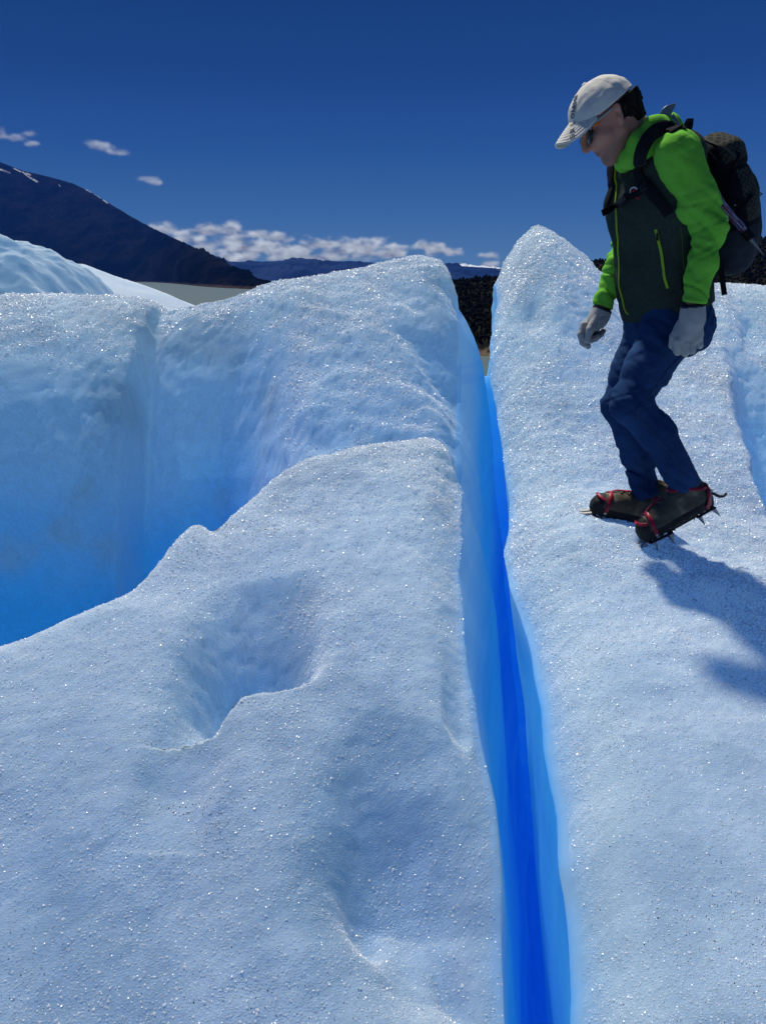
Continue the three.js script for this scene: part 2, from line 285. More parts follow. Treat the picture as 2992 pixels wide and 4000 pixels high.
  { // the smooth walls of the crack take their own, unglossy ice
    const idx = geo.index.array, a = [], b = [], w0 = left.length - 3, w1 = left.length + 2 * NW + 2;
    for (let k = 0; k < idx.length; k += 3) { const i = Math.min(idx[k] % nu, idx[k + 1] % nu, idx[k + 2] % nu); (i >= w0 && i < w1 ? b : a).push(idx[k], idx[k + 1], idx[k + 2]); }
    geo.setIndex(new THREE.BufferAttribute(Uint32Array.from(a.concat(b)), 1)); geo.addGroup(0, a.length, 0); geo.addGroup(a.length, b.length, 1);
    glacier.wall = new THREE.MeshPhysicalMaterial({ name: 'clear blue ice', vertexColors: true, roughness: 1, specularIntensity: 0.03, transmission: 0.66, thickness: 0, ior: 1.31, side: THREE.DoubleSide });
  }
  glacier.mesh = tag(mesh('glacier_ice', geo, [mat, glacier.wall]), 'blue white glacier ice split by a deep narrow blue crack', 'glacier', 'structure');
  Object.assign(glacier, { nu, nv, pos, rough, dep, nor: geo.attributes.normal.array, rows });
}
{ // loose crust of ice grains that glints in the sun
  const r = rng(99), { nu, nv, pos, rough, dep, nor } = glacier, spots = [];
  for (let j = 0; j < nv - 1; j++) for (let i = 0; i < nu - 1; i++) {
    const k = j * nu + i; if (!rough[k] || !rough[k + 1] || dep[k] > 0.5) continue;
    const x = pos[k * 3], y = pos[k * 3 + 1], z = pos[k * 3 + 2], d = -z; if (d < 0.8 || d > 5.6 || Math.abs(x) > 0.68 * d + 0.15) continue;
    const du = Math.hypot(pos[k * 3 + 3] - x, pos[k * 3 + 4] - y), dv = Math.hypot(pos[(k + nu) * 3 + 2] - z, pos[(k + nu) * 3 + 1] - y);
    const lit = nor[k * 3] * sunDir.x + nor[k * 3 + 1] * sunDir.y + nor[k * 3 + 2] * sunDir.z; let want = du * dv * lerp(17000, 27000, sstep(d, 1.2, 2.6)) * sstep(lit, 0.12, 0.5) * clamp(0.8 + 1.6 * fbm(x * 2.6, y * 2.6, z * 2.6, 4), 0.12, 1.8) * (1 - sstep(dep[k], 0.12, 0.5));  // grains are placed by sun direction, whitening the lit slopes
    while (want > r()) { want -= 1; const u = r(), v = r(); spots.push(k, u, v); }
  }
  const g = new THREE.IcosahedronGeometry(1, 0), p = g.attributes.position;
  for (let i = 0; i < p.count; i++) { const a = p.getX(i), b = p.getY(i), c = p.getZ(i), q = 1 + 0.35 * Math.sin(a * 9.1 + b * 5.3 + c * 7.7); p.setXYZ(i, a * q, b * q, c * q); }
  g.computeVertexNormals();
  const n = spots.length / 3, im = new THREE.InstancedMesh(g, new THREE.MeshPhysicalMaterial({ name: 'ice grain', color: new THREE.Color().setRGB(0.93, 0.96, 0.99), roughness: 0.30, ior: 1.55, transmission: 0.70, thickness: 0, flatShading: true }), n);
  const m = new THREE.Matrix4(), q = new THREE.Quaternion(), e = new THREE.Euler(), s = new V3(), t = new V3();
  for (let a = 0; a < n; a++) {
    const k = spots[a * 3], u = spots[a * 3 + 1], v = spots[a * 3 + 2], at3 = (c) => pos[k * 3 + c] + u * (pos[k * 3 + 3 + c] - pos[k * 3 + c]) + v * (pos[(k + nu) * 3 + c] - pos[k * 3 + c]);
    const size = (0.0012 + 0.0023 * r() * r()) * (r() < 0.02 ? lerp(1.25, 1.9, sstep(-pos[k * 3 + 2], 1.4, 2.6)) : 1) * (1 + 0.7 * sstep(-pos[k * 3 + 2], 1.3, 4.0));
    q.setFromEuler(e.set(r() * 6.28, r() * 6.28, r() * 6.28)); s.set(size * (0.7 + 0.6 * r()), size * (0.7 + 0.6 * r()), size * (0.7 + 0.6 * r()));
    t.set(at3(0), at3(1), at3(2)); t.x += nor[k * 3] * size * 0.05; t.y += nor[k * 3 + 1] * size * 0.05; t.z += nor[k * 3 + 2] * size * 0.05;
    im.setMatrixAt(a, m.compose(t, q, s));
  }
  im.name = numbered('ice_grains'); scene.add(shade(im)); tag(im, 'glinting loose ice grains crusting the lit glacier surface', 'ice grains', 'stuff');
}
{ // dark wind-blown silt caught in the surface
  const r = rng(123), { nu, nv, pos, rough, dep, nor } = glacier, list = [], P = (px, py, d) => at(px, py, d);
  const spots = [[-0.40, 1.66, 0.07, 0.025, 260], [-0.36, 1.36, 0.05, 0.09, 120], [-0.46, 1.40, 0.10, 0.02, 90], [-0.52, 2.33, 0.05, 0.03, 120], [-0.36, 2.28, 0.10, 0.02, 130], [0.80, 3.02, 0.10, 0.04, 160], [1.0, 3.05, 0.14, 0.05, 90], [0.62, 1.9, 0.05, 0.35, 260], [0.80, 1.15, 0.22, 0.25, 420], [0.62, 1.25, 0.15, 0.3, 220], [-0.7, 1.1, 0.3, 0.14, 160], [-0.1, 1.02, 0.2, 0.08, 140], [0.1, 0.98, 0.08, 0.05, 120], [0.02, 2.93, 0.10, 0.04, 60]];
  const near = [];
  for (let k = 0; k < nu * nv; k += 1) if (rough[k] && pos[k * 3 + 2] < -0.85 && pos[k * 3 + 2] > -3.6 && dep[k] < 0.3 && Math.abs(pos[k * 3]) < 1.8) near.push(k);
  const cell = new Map(), key = (x, z) => Math.floor(x / 0.02) + ',' + Math.floor(z / 0.02); for (const k of near) cell.set(key(pos[k * 3], pos[k * 3 + 2]), k);
  const gauss = () => (r() + r() + r() + r() - 2) * 0.9;
  for (const [x, d, sx, sd, n] of spots) for (let i = 0; i < n; i++) { const k = cell.get(key(x + gauss() * sx, -(d + gauss() * sd))); if (k !== undefined) list.push(k); }
  for (let i = 0; i < 260; i++) list.push(near[Math.floor(r() * near.length)]);
  const g = new THREE.DodecahedronGeometry(1, 0), im = new THREE.InstancedMesh(g, new THREE.MeshLambertMaterial({ name: 'silt', color: new THREE.Color().setRGB(0.12, 0.11, 0.10), flatShading: true }), list.length), m = new THREE.Matrix4(), q = new THREE.Quaternion(), e = new THREE.Euler(), s = new V3(), t = new V3();
  list.forEach((k, i) => { const z = 0.0005 + 0.0008 * r() * r(); q.setFromEuler(e.set(r() * 6, r() * 6, r() * 6)); s.set(z * (0.7 + r()), z * (0.7 + r()), z * (0.7 + r())); t.set(pos[k * 3] + (r() - 0.5) * 0.015, 0, pos[k * 3 + 2] + (r() - 0.5) * 0.015); const dx = t.x - pos[k * 3], dz = t.z - pos[k * 3 + 2]; t.y = pos[k * 3 + 1] - (nor[k * 3] * dx + nor[k * 3 + 2] * dz) / Math.max(0.3, nor[k * 3 + 1]) + 0.0004; im.setMatrixAt(i, m.compose(t, q, s)); });
  im.name = numbered('silt_specks'); scene.add(shade(im)); tag(im, 'dark grey silt specks scattered in patches on the ice', 'silt', 'stuff');
}
{ // added pale slab, unseen below the crust, reflects light up into the ice
  const g = new THREE.BoxGeometry(30, 0.6, 26); const o = mesh('light_bounce_slab', g, new THREE.MeshLambertMaterial({ name: 'bounce slab', color: new THREE.Color().setRGB(0.62, 0.84, 0.97) })); o.position.set(-2, -3.5, -9);
  tag(o, 'added unseen bounce slab at the foot of the cracks', 'glacier', 'structure');
}
function groundAt(x, z) { return x > xc(-z) ? rightHeight(x, -z) : leftHeight(x, -z); }

// ---------------------------------------------------------------- farther ice, lake, hills
function heightGrid(xs, ds, f, color) {
  const nu = xs.length, nv = ds.length, pos = new Float32Array(nu * nv * 3), col = new Float32Array(nu * nv * 3), uv = new Float32Array(nu * nv * 2);
  for (let j = 0; j < nv; j++) for (let i = 0; i < nu; i++) { const k = j * nu + i, y = f(xs[i], ds[j]); pos.set([xs[i], y, -ds[j]], k * 3); uv.set([xs[i], ds[j] + y], k * 2); col.set(color(xs[i], y, ds[j]), k * 3); }
  return gridMesh(nu, nv, pos, col, uv);
}
{ // pale blue ice dome beyond the left block
  const f = (x, d) => { const u = (x + 4.75) / 2.15, v = (d - 9) / 2.2, r = Math.pow(Math.abs(u), 2.6) + Math.pow(Math.abs(v), 2.4); return -1.6 + 3.05 * Math.pow(Math.max(0, 1 - r), 0.42) - 2.5 * Math.max(0, r - 1) + 0.24 * fbm(x * 1.7, d * 1.7, 5, 6) + 0.025 * noise(x * 2 + d * 2.2, d * 4 - x * 2, 2); };
  const g = heightGrid(spaced([[-8.5, -2.6, 0.03]]), spaced([[6.4, 11.6, 0.03]]), f, (x, y, d) => mix3(mix3([0.44, 0.70, 0.92], [0.22, 0.50, 0.80], sstep(noise(x * 1.5, y * 4, d * 1.5), -0.2, 0.6)), [0.42, 0.44, 0.42], sstep(0.55 - y + 0.5 * noise(x * 4, y * 4, d * 4), 0.0, 0.35) * 0.7));
  tag(mesh('ice_dome', g, glacier.mat), 'pale blue ribbed ice dome beyond the left ice block', 'ice dome', 'structure');
}
{ // snowy slope that falls towards the lake behind the dome
  const f = (x, d) => { const A = at(180, 572, 14), B = at(415, 655, 14), t = (x - A.x) / (B.x - A.x); return (t < 0 ? A.y + 0.12 * (1 - Math.exp(t * 1.2)) : lerp(A.y, B.y, t)) - 0.10 * Math.max(0, t - 0.3) * 0.6 - 0.12 * Math.abs(d - 14) + 0.09 * fbm(x * 0.9, d * 0.7, 3, 5) - 0.2 * Math.max(0, t - 1) * 4; };
  const g = heightGrid(spaced([[-9, -2, 0.05]]), spaced([[10.5, 18, 0.05]]), f, (x, y, d) => mix3([0.62, 0.74, 0.88], [0.45, 0.57, 0.74], sstep(noise(x * 3, d * 2, 1), 0.2, 0.7)));
  tag(mesh('snow_slope', g, glacier.mat), 'white snow slope falling to the lake behind the ice dome', 'snow slope', 'structure');
}
const LAKE = -40;
{
  const wave = dataTex(512, (x, y) => { const a = 2 * Math.PI / 512; let s = 0; const r = rng(3); for (let k = 0; k < 26; k++) { const i = Math.round((r() - 0.5) * 40), j = Math.round((r() - 0.5) * 60); s += Math.sin(a * (i * x + j * y) + r() * 6.28) / (1 + 0.03 * (Math.abs(i) + Math.abs(j))); } return 0.5 + s * 0.05; });
  wave.repeat.set(1 / 18, 1 / 18);
  const g = new THREE.PlaneGeometry(22000, 22000); g.rotateX(-Math.PI / 2);
  const uv = g.attributes.uv; for (let i = 0; i < uv.count; i++) uv.setXY(i, g.attributes.position.getX(i), g.attributes.position.getZ(i));
  const w = mesh('lake', g, new THREE.MeshPhysicalMaterial({ name: 'milky lake water', color: new THREE.Color().setRGB(0.085, 0.125, 0.125), roughness: 0.45, ior: 1.33, specularIntensity: 0.4, bumpMap: wave, bumpScale: 0.25 }));
  w.position.set(0, LAKE, 0); tag(w, 'grey green glacial lake below the dark mountain', 'lake', 'structure');
}
function hill(name, label, category, cols, ridgeOf, shoreOf, depthOf, mat, color, rough, nv = 110, back = 0.6) {
  const nu = cols.length, pos = new Float32Array(nu * nv * 3), col = new Float32Array(nu * nv * 3), uv = new Float32Array(nu * nv * 2);
  for (let i = 0; i < nu; i++) {
    const px = cols[i], d1 = depthOf(px), d0 = shoreOf(px), top = at(px, ridgeOf(px), d1), dir = (px - 827.5) / FOCAL / (CP + (1106 - 598) / FOCAL * SP);
    for (let j = 0; j < nv; j++) {
      const t = j / (nv - 1) * (1 + back), k = j * nu + i, d = lerp(d0, d1, t), x = dir * d, h = top.y - LAKE + 4;
      const tt = t <= 1 ? t : 2 - t, prof = Math.pow(tt, 0.92), m = sstep(tt, 0.0, 0.15) * (1 - sstep(t, 0.9, 1.0) * 0.85);
      const y = LAKE - 4 + h * prof + rough * m * (fbm(x * 3.2 / rough * 0.1, d * 3.2 / rough * 0.1, 2, 5) + 0.25 * noise(x / rough * 2, d / rough * 2, 6));
      pos.set([x, y, -d], k * 3); uv.set([x, d], k * 2); col.set(color(x, y, d, px, t), k * 3);
    }
  }
  return tag(mesh(name, gridMesh(nu, nv, pos, col, uv), mat), label, category, 'structure');
}
const earth = new THREE.MeshLambertMaterial({ name: 'hill ground', vertexColors: true, side: THREE.DoubleSide });
{ // dark mountain at the left
  const ridge = curve([[-600, 150], [-300, 215], [0, 334], [70, 365], [162, 390], [206, 409], [257, 442], [320, 482], [401, 523], [471, 556], [533, 592], [585, 606], [640, 622]]);
  const shore = curve([[-600, 9000], [-100, 8500], [310, 6600], [434, 3600], [570, 2600], [640, 2400]]), deep = (px) => shore(px) + curve([[-600, 3500], [200, 2600], [470, 1400], [560, 500], [640, 200]])(px);
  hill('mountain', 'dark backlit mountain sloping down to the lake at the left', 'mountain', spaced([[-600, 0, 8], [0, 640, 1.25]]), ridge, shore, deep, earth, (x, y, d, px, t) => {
    const n = fbm(x * 0.004, y * 0.006, d * 0.004, 5), s = fbm(x * 0.0016 + y * 0.004, y * 0.0012, d * 0.0016, 4);
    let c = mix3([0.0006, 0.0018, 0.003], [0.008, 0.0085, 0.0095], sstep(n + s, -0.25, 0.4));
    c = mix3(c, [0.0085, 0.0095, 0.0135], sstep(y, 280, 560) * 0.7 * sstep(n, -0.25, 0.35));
    const tn = (y - EYE) / d, pb = (tn * CP + SP) / (CP - tn * SP), py = 1106 - pb * FOCAL; let sn = 0;     // old snow in the gullies
    for (const [x0, y0, x1, y1, w] of [[2, 359, 24, 363, 2.2], [24, 363, 52, 373, 2.0], [62, 364, 74, 371, 1.4], [78, 371, 92, 384, 1.5], [92, 384, 106, 392, 2.2], [86, 374, 94, 378, 1.6], [0, 372, 3, 384, 1.2], [206, 409, 218, 416, 1.1], [222, 418, 236, 428, 1.1], [240, 432, 248, 438, 1.0], [150, 399, 154, 402, 1.2], [-60, 330, -20, 350, 3], [-160, 300, -110, 330, 4]]) { const t = clamp(((px - x0) * (x1 - x0) + (py - y0) * (y1 - y0)) / ((x1 - x0) ** 2 + (y1 - y0) ** 2), 0, 1); sn = Math.max(sn, 1 - sstep(Math.hypot(px - x0 - (x1 - x0) * t, py - y0 - (y1 - y0) * t) + 0.9 * noise(px * 0.4, py * 0.5, 2), w * 0.5, w)); }
    c = mix3(c, [0.5, 0.52, 0.55], sn * 0.9);
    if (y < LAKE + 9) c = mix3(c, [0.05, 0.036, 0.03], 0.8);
    return c;
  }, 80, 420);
}
{ // far ranges
  const far = (name, label, pts, d, col) => hill(name, label, 'hills', spaced([[-200, 1500, 4]]), curve(pts), () => d * 0.8, () => d, earth, col, 120, 50);
  far('distant_hills', 'far blue range of hills under the band of clouds', [[-200, 560], [400, 566], [452, 560], [472, 553], [486, 558], [501, 564], [560, 565], [600, 562], [660, 562], [700, 565], [779, 564], [840, 569], [900, 571], [975, 573], [1040, 577], [1086, 582], [1500, 585]], 9000, (x, y, d) => mix3([0.010, 0.026, 0.085], [0.022, 0.042, 0.115], sstep(fbm(x * 0.0012, y * 0.004, d * 0.0008, 5), -0.2, 0.3)));  // blue distance haze painted into the hill colour
  far('snowy_plateau', 'small far snow plateau with a dark rock peak beyond the hills', [[-200, 590], [880, 590], [940, 577], [968, 570], [984, 573], [992, 571], [999, 567], [1004, 567], [1010, 572], [1018, 574], [1086, 580], [1200, 590], [1500, 595]], 10300, (x, y, d, px) => (px > 988 && px < 1016 && y > 165 ? [0.1, 0.11, 0.14] : [0.62, 0.66, 0.72]));
}
{ // wooded hill close behind the crack
  const ridge = curve([[860, 640], [930, 618], [988, 606], [1086, 596], [1190, 580], [1296, 563], [1450, 540], [1560, 524], [1655, 511], [1900, 470], [2400, 440]]);
  const sh = (px) => 400, dp = curve([[860, 650], [1086, 760], [1655, 950], [2400, 1100]]);
  hill('wooded_hill', 'dark wooded hill close behind the crack in the ice', 'hill', spaced([[860, 2400, 4]]), ridge, sh, dp, earth, (x, y, d) => (y < LAKE + 1.5 ? [0.10, 0.075, 0.055] : mix3([0.007, 0.009, 0.007], [0.020, 0.018, 0.011], sstep(fbm(x * 0.03, y * 0.05, d * 0.03, 4), -0.3, 0.4))), 6, 120);
  const hillMesh = scene.children[scene.children.length - 1], p = hillMesh.geometry.attributes.position, r = rng(77);
  const crown = new THREE.IcosahedronGeometry(1, 1), cp = crown.attributes.position;
  for (let i = 0; i < cp.count; i++) { const k = 1 + 0.5 * noise(cp.getX(i) * 2.2, cp.getY(i) * 2.2, cp.getZ(i) * 2.2); cp.setXYZ(i, cp.getX(i) * k, cp.getY(i) * k, cp.getZ(i) * k); }
  crown.computeVertexNormals();
  const N = 46000, forest = new THREE.InstancedMesh(crown, new THREE.MeshLambertMaterial({ name: 'wood' }), N), m = new THREE.Matrix4(), q = new THREE.Quaternion();
  let n = 0;
  while (n < N) {
    const i = Math.floor(r() * p.count); if (p.getY(i) < LAKE + 5) continue;
    const s = 0.45 + r() * r() * 1.3; m.compose(new V3(p.getX(i) + (r() - 0.5) * 3, p.getY(i) + s * 0.3, p.getZ(i) + (r() - 0.5) * 5), q.setFromAxisAngle(new V3(0, 1, 0), r() * 6.28), new V3(s, s * (0.9 + 1.3 * r()), s));
    forest.setMatrixAt(n, m); const c = mix3([0.006, 0.009, 0.006], [0.018, 0.016, 0.009], r() * r()); forest.setColorAt(n++, new THREE.Color().setRGB(...c));
  }
  forest.name = numbered('forest'); shade(forest); scene.add(forest); tag(forest, 'low dark forest covering the hill behind the crack', 'forest', 'stuff');
}
//PERSON
// ---------------------------------------------------------------- modelling with distance fields
function cap3(p, a, b, r1, r2) {                           // tapered capsule
  const bx = b.x - a.x, by = b.y - a.y, bz = b.z - a.z, px = p.x - a.x, py = p.y - a.y, pz = p.z - a.z;
  const h = clamp((px * bx + py * by + pz * bz) / (bx * bx + by * by + bz * bz + 1e-12), 0, 1), x = px - bx * h, y = py - by * h, z = pz - bz * h;
  return Math.sqrt(x * x + y * y + z * z) - (r1 + (r2 - r1) * h);
}
const chain = (p, pts, k = 0.02) => { let d = 9; for (let i = 1; i < pts.length; i++) d = smin(d, cap3(p, pts[i - 1][0], pts[i][0], pts[i - 1][1], pts[i][1]), k); return d; };
const ell = (x, y, z, a, b, c) => { const k0 = Math.hypot(x / a, y / b, z / c), k1 = Math.hypot(x / (a * a), y / (b * b), z / (c * c)); return k1 < 1e-9 ? -Math.min(a, b, c) : k0 * (k0 - 1) / k1; };
const rbox = (x, y, z, a, b, c, r) => { const qx = Math.abs(x) - a + r, qy = Math.abs(y) - b + r, qz = Math.abs(z) - c + r; return Math.hypot(Math.max(qx, 0), Math.max(qy, 0), Math.max(qz, 0)) + Math.min(Math.max(qx, qy, qz), 0) - r; };
function grad(f, p, e = 0.002) { const q = new V3(); return new V3(f(q.set(p.x + e, p.y, p.z)) - f(q.set(p.x - e, p.y, p.z)), f(q.set(p.x, p.y + e, p.z)) - f(q.set(p.x, p.y - e, p.z)), f(q.set(p.x, p.y, p.z + e)) - f(q.set(p.x, p.y, p.z - e))).normalize(); }
function solid(f, lo, hi, h, color) {                      // surface nets over the box lo..hi with cells of h
  const nx = Math.ceil((hi.x - lo.x) / h) + 2, ny = Math.ceil((hi.y - lo.y) / h) + 2, nz = Math.ceil((hi.z - lo.z) / h) + 2, B = 6;
  const val = new Float32Array(nx * ny * nz).fill(1), p = new V3(), at1 = (i, j, k) => (k * ny + j) * nx + i;
  for (let k0 = 0; k0 < nz; k0 += B) for (let j0 = 0; j0 < ny; j0 += B) for (let i0 = 0; i0 < nx; i0 += B) {
    const c = f(p.set(lo.x + (i0 + B / 2) * h, lo.y + (j0 + B / 2) * h, lo.z + (k0 + B / 2) * h));
    const far = Math.abs(c) > h * B * 1.35, k1 = Math.min(nz, k0 + B), j1 = Math.min(ny, j0 + B), i1 = Math.min(nx, i0 + B);
    for (let k = k0; k < k1; k++) for (let j = j0; j < j1; j++) for (let i = i0; i < i1; i++) val[at1(i, j, k)] = far ? c : f(p.set(lo.x + i * h, lo.y + j * h, lo.z + k * h));
  }
  const id = new Int32Array(nx * ny * nz).fill(-1), pos = [], idx = [];
  const C = [[0, 0, 0], [1, 0, 0], [0, 1, 0], [1, 1, 0], [0, 0, 1], [1, 0, 1], [0, 1, 1], [1, 1, 1]], E = [[0, 1], [2, 3], [4, 5], [6, 7], [0, 2], [1, 3], [4, 6], [5, 7], [0, 4], [1, 5], [2, 6], [3, 7]];
  for (let k = 0; k < nz - 1; k++) for (let j = 0; j < ny - 1; j++) for (let i = 0; i < nx - 1; i++) {
    let m = 0; const v = []; for (let c = 0; c < 8; c++) { v[c] = val[at1(i + C[c][0], j + C[c][1], k + C[c][2])]; if (v[c] < 0) m |= 1 << c; }
    if (m === 0 || m === 255) continue;
    let x = 0, y = 0, z = 0, n = 0;
    for (const [a, b] of E) if ((v[a] < 0) !== (v[b] < 0)) { const t = v[a] / (v[a] - v[b]); x += C[a][0] + (C[b][0] - C[a][0]) * t; y += C[a][1] + (C[b][1] - C[a][1]) * t; z += C[a][2] + (C[b][2] - C[a][2]) * t; n++; }
    id[at1(i, j, k)] = pos.length / 3; pos.push(lo.x + (i + x / n) * h, lo.y + (j + y / n) * h, lo.z + (k + z / n) * h);
  }
  for (let k = 1; k < nz - 1; k++) for (let j = 1; j < ny - 1; j++) for (let i = 1; i < nx - 1; i++) {
    const a = val[at1(i, j, k)] < 0;
    const quad = (b, q) => { if (a === b) return; const [p0, p1, p2, p3] = q; if (p0 < 0 || p1 < 0 || p2 < 0 || p3 < 0) return; if (a) idx.push(p0, p1, p2, p0, p2, p3); else idx.push(p0, p2, p1, p0, p3, p2); };
    quad(val[at1(i + 1, j, k)] < 0, [id[at1(i, j - 1, k - 1)], id[at1(i, j, k - 1)], id[at1(i, j, k)], id[at1(i, j - 1, k)]]);
    quad(val[at1(i, j + 1, k)] < 0, [id[at1(i - 1, j, k - 1)], id[at1(i - 1, j, k)], id[at1(i, j, k)], id[at1(i, j, k - 1)]]);
    quad(val[at1(i, j, k + 1)] < 0, [id[at1(i - 1, j - 1, k)], id[at1(i, j - 1, k)], id[at1(i, j, k)], id[at1(i - 1, j, k)]]);
  }
  const g = new THREE.BufferGeometry(); g.setAttribute('position', new THREE.Float32BufferAttribute(pos, 3)); g.setIndex(idx); g.computeVertexNormals();
  const n = pos.length / 3, uv = new Float32Array(n * 2); for (let i = 0; i < n; i++) { uv[i * 2] = pos[i * 3] * 0.8 + pos[i * 3 + 2] * 0.9; uv[i * 2 + 1] = pos[i * 3 + 1]; }
  g.setAttribute('uv', new THREE.BufferAttribute(uv, 2));
  if (color) { const col = new Float32Array(n * 3), q = new V3(), nn = g.attributes.normal; for (let i = 0; i < n; i++) { q.fromArray(pos, i * 3); const c = color(q, nn.getX(i), nn.getY(i), nn.getZ(i)); col.set(c, i * 3); } g.setAttribute('color', new THREE.BufferAttribute(col, 3)); }
  return g;
}
function bounds(pts, pad) { const b = new THREE.Box3(); for (const p of pts) b.expandByPoint(p); return [b.min.clone().subScalar(pad), b.max.clone().addScalar(pad)]; }
function onto(f, p, lift = 0) { const q = p.clone(); for (let i = 0; i < 12; i++) { const n = grad(f, q); q.addScaledVector(n, (lift - f(q)) * 0.9); } return q; }
function seen(f, px, py) {                                 // where the line of sight through that point of the photograph meets the surface
  const o = new V3(0, EYE, 0), dir = at(px, py, 1).sub(o).normalize(); let t = 1.9;
  for (let i = 0; i < 160 && t < 4; i++) { const v = f(o.clone().addScaledVector(dir, t)); if (v < 0.0006) break; t += Math.max(v * 0.7, 0.0005); }
  return o.clone().addScaledVector(dir, Math.min(t, 3.2));
}
function band(pts, width, thick, f, lift = 0, n = 40) {    // a strap lying on the surface f along those points
  const c = new THREE.CatmullRomCurve3(pts), P = [];
  for (let i = 0; i <= n; i++) { const q = c.getPoint(i / n); P.push(f ? onto(f, q, lift) : q); }
  const pos = [], idx = [], W = typeof width === 'function' ? width : () => width;
  for (let i = 0; i <= n; i++) {
    const T = P[Math.min(n, i + 1)].clone().sub(P[Math.max(0, i - 1)]).normalize(), N = f ? grad(f, P[i]) : new V3(0, 0, 1), S = T.clone().cross(N).normalize(), w = W(i / n) / 2;
    for (const [a, b] of [[-1, -0.3], [-1, 0.75], [-0.8, 1], [0.8, 1], [1, 0.75], [1, -0.3]]) pos.push(...P[i].clone().addScaledVector(S, a * w).addScaledVector(N, b * thick).toArray());
    if (i) for (let k = 0; k < 6; k++) { const a = (i - 1) * 6 + k, b = (i - 1) * 6 + (k + 1) % 6; idx.push(a, b, b + 6, a, b + 6, a + 6); }
  }
  idx.push(0, 2, 1, 0, 3, 2, 0, 4, 3, 0, 5, 4); const e = n * 6; idx.push(e, e + 1, e + 2, e, e + 2, e + 3, e, e + 3, e + 4, e, e + 4, e + 5);
  const g = new THREE.BufferGeometry(); g.setAttribute('position', new THREE.Float32BufferAttribute(pos, 3)); g.setIndex(idx);
  return toCreasedNormals(g, 0.7);
}
const tube = (pts, r, n = 30, m = 7) => new THREE.TubeGeometry(new THREE.CatmullRomCurve3(pts), n, r, m);
const cloth = (name, c, o = {}) => new THREE.MeshPhysicalMaterial({ name, color: c ? new THREE.Color().setRGB(...c) : 0xffffff, vertexColors: !c, roughness: 0.95, specularIntensity: 0.12, side: THREE.DoubleSide, ...o });
const hash = (x, y) => { const s = Math.sin(x * 127.1 + y * 311.7) * 43758.5453; return s - Math.floor(s); };
const fleece = dataTex(256, (x, y) => 0.5 + 0.35 * (hash(x, y) - 0.5) + 0.35 * (hash(x >> 1, y >> 1) - 0.5)), twill = dataTex(256, (x, y) => 0.5 + 0.3 * Math.sin((x * 2 + y) * 2 * Math.PI * 24 / 256) + 0.3 * (hash(x, y >> 2) - 0.5)), knit = dataTex(128, (x, y) => 0.5 + 0.5 * Math.abs(Math.sin(x * Math.PI * 16 / 128)) * (0.6 + 0.4 * Math.sin(y * 2 * Math.PI * 16 / 128)) - 0.25);
fleece.repeat.set(5, 5); twill.repeat.set(7, 7); knit.repeat.set(24, 24);

// ---------------------------------------------------------------- the man: pose
const torsoL = new V3(0.31, 0, 0.95), torsoF = new V3(-0.95, 0, 0.31);
const off = (p, l, f = 0, u = 0) => p.clone().addScaledVector(torsoL, l).addScaledVector(torsoF, f).add(new V3(0, u, 0));
const J = {
  pelvis: at(1440, 682, 2.86), waist: at(1431, 600, 2.84), chest: at(1421, 440, 2.80), neck: at(1408, 312, 2.78),
  hipL: at(1448, 705, 2.77), kneeL: at(1359, 872, 2.71), ankL: at(1478, 1038, 2.74),
  hipR: at(1408, 705, 2.97), kneeR: at(1335, 874, 2.96), ankR: at(1393, 1062, 2.92),
  shL: at(1462, 334, 2.62), elL: at(1534, 498, 2.60), wrL: at(1497, 655, 2.60),
  shR: at(1385, 345, 2.97), elR: at(1358, 520, 2.98), wrR: at(1300, 664, 2.93),
};
const HS = 0.93, head = { o: at(1333, 250, 2.645).add(new V3(0, 0, -0.078)), F: new V3(-0.766, -0.643, 0), U: new V3(-0.643, 0.766, 0), L: new V3(0, 0, 1) };
const hp = (f, u, l) => head.o.clone().addScaledVector(head.F, f * HS).addScaledVector(head.U, u * HS).addScaledVector(head.L, l * HS);
const hl = (p) => { const x = p.x - head.o.x, y = p.y - head.o.y, z = p.z - head.o.z; return [(x * head.F.x + y * head.F.y) / HS, (x * head.U.x + y * head.U.y) / HS, z / HS]; };

// trunk, legs and arms as fields
const trunk = (p, g = 0) => {
  let d = 9;
  for (const s of [-1, 1]) {
    d = smin(d, chain(p, [[off(J.pelvis, s * 0.065), 0.118 + g], [off(J.waist, s * 0.062), 0.111 + g], [off(J.chest, s * 0.070, 0.0), 0.116 + g], [off(J.neck, s * 0.085, -0.02, -0.06), 0.075 + g]], 0.06), 0.10);
  }
  d = smin(d, cap3(p, off(J.neck, -0.15, -0.01, -0.05), off(J.neck, 0.15, -0.01, -0.05), 0.062 + g, 0.062 + g), 0.06);
  return d;
};
const leg = (p, h, k, a, g = 0) => {
  const calf = k.clone().lerp(a, 0.36).add(new V3(0.022, 0, 0));
  return chain(p, [[h, 0.096 + g], [h.clone().lerp(k, 0.55), 0.079 + g], [k, 0.062 + g], [calf, 0.058 + g], [a, 0.048 + g]], 0.03);
};
const arm = (p, s, e, w, r = [0.070, 0.056, 0.040], g = 0) => chain(p, [[s, r[0] + g], [s.clone().lerp(e, 0.6), r[0] * 0.87 + g], [e, r[1] + g], [e.clone().lerp(w, 0.45), r[1] * 0.93 + g], [w, r[2] + g]], 0.025);

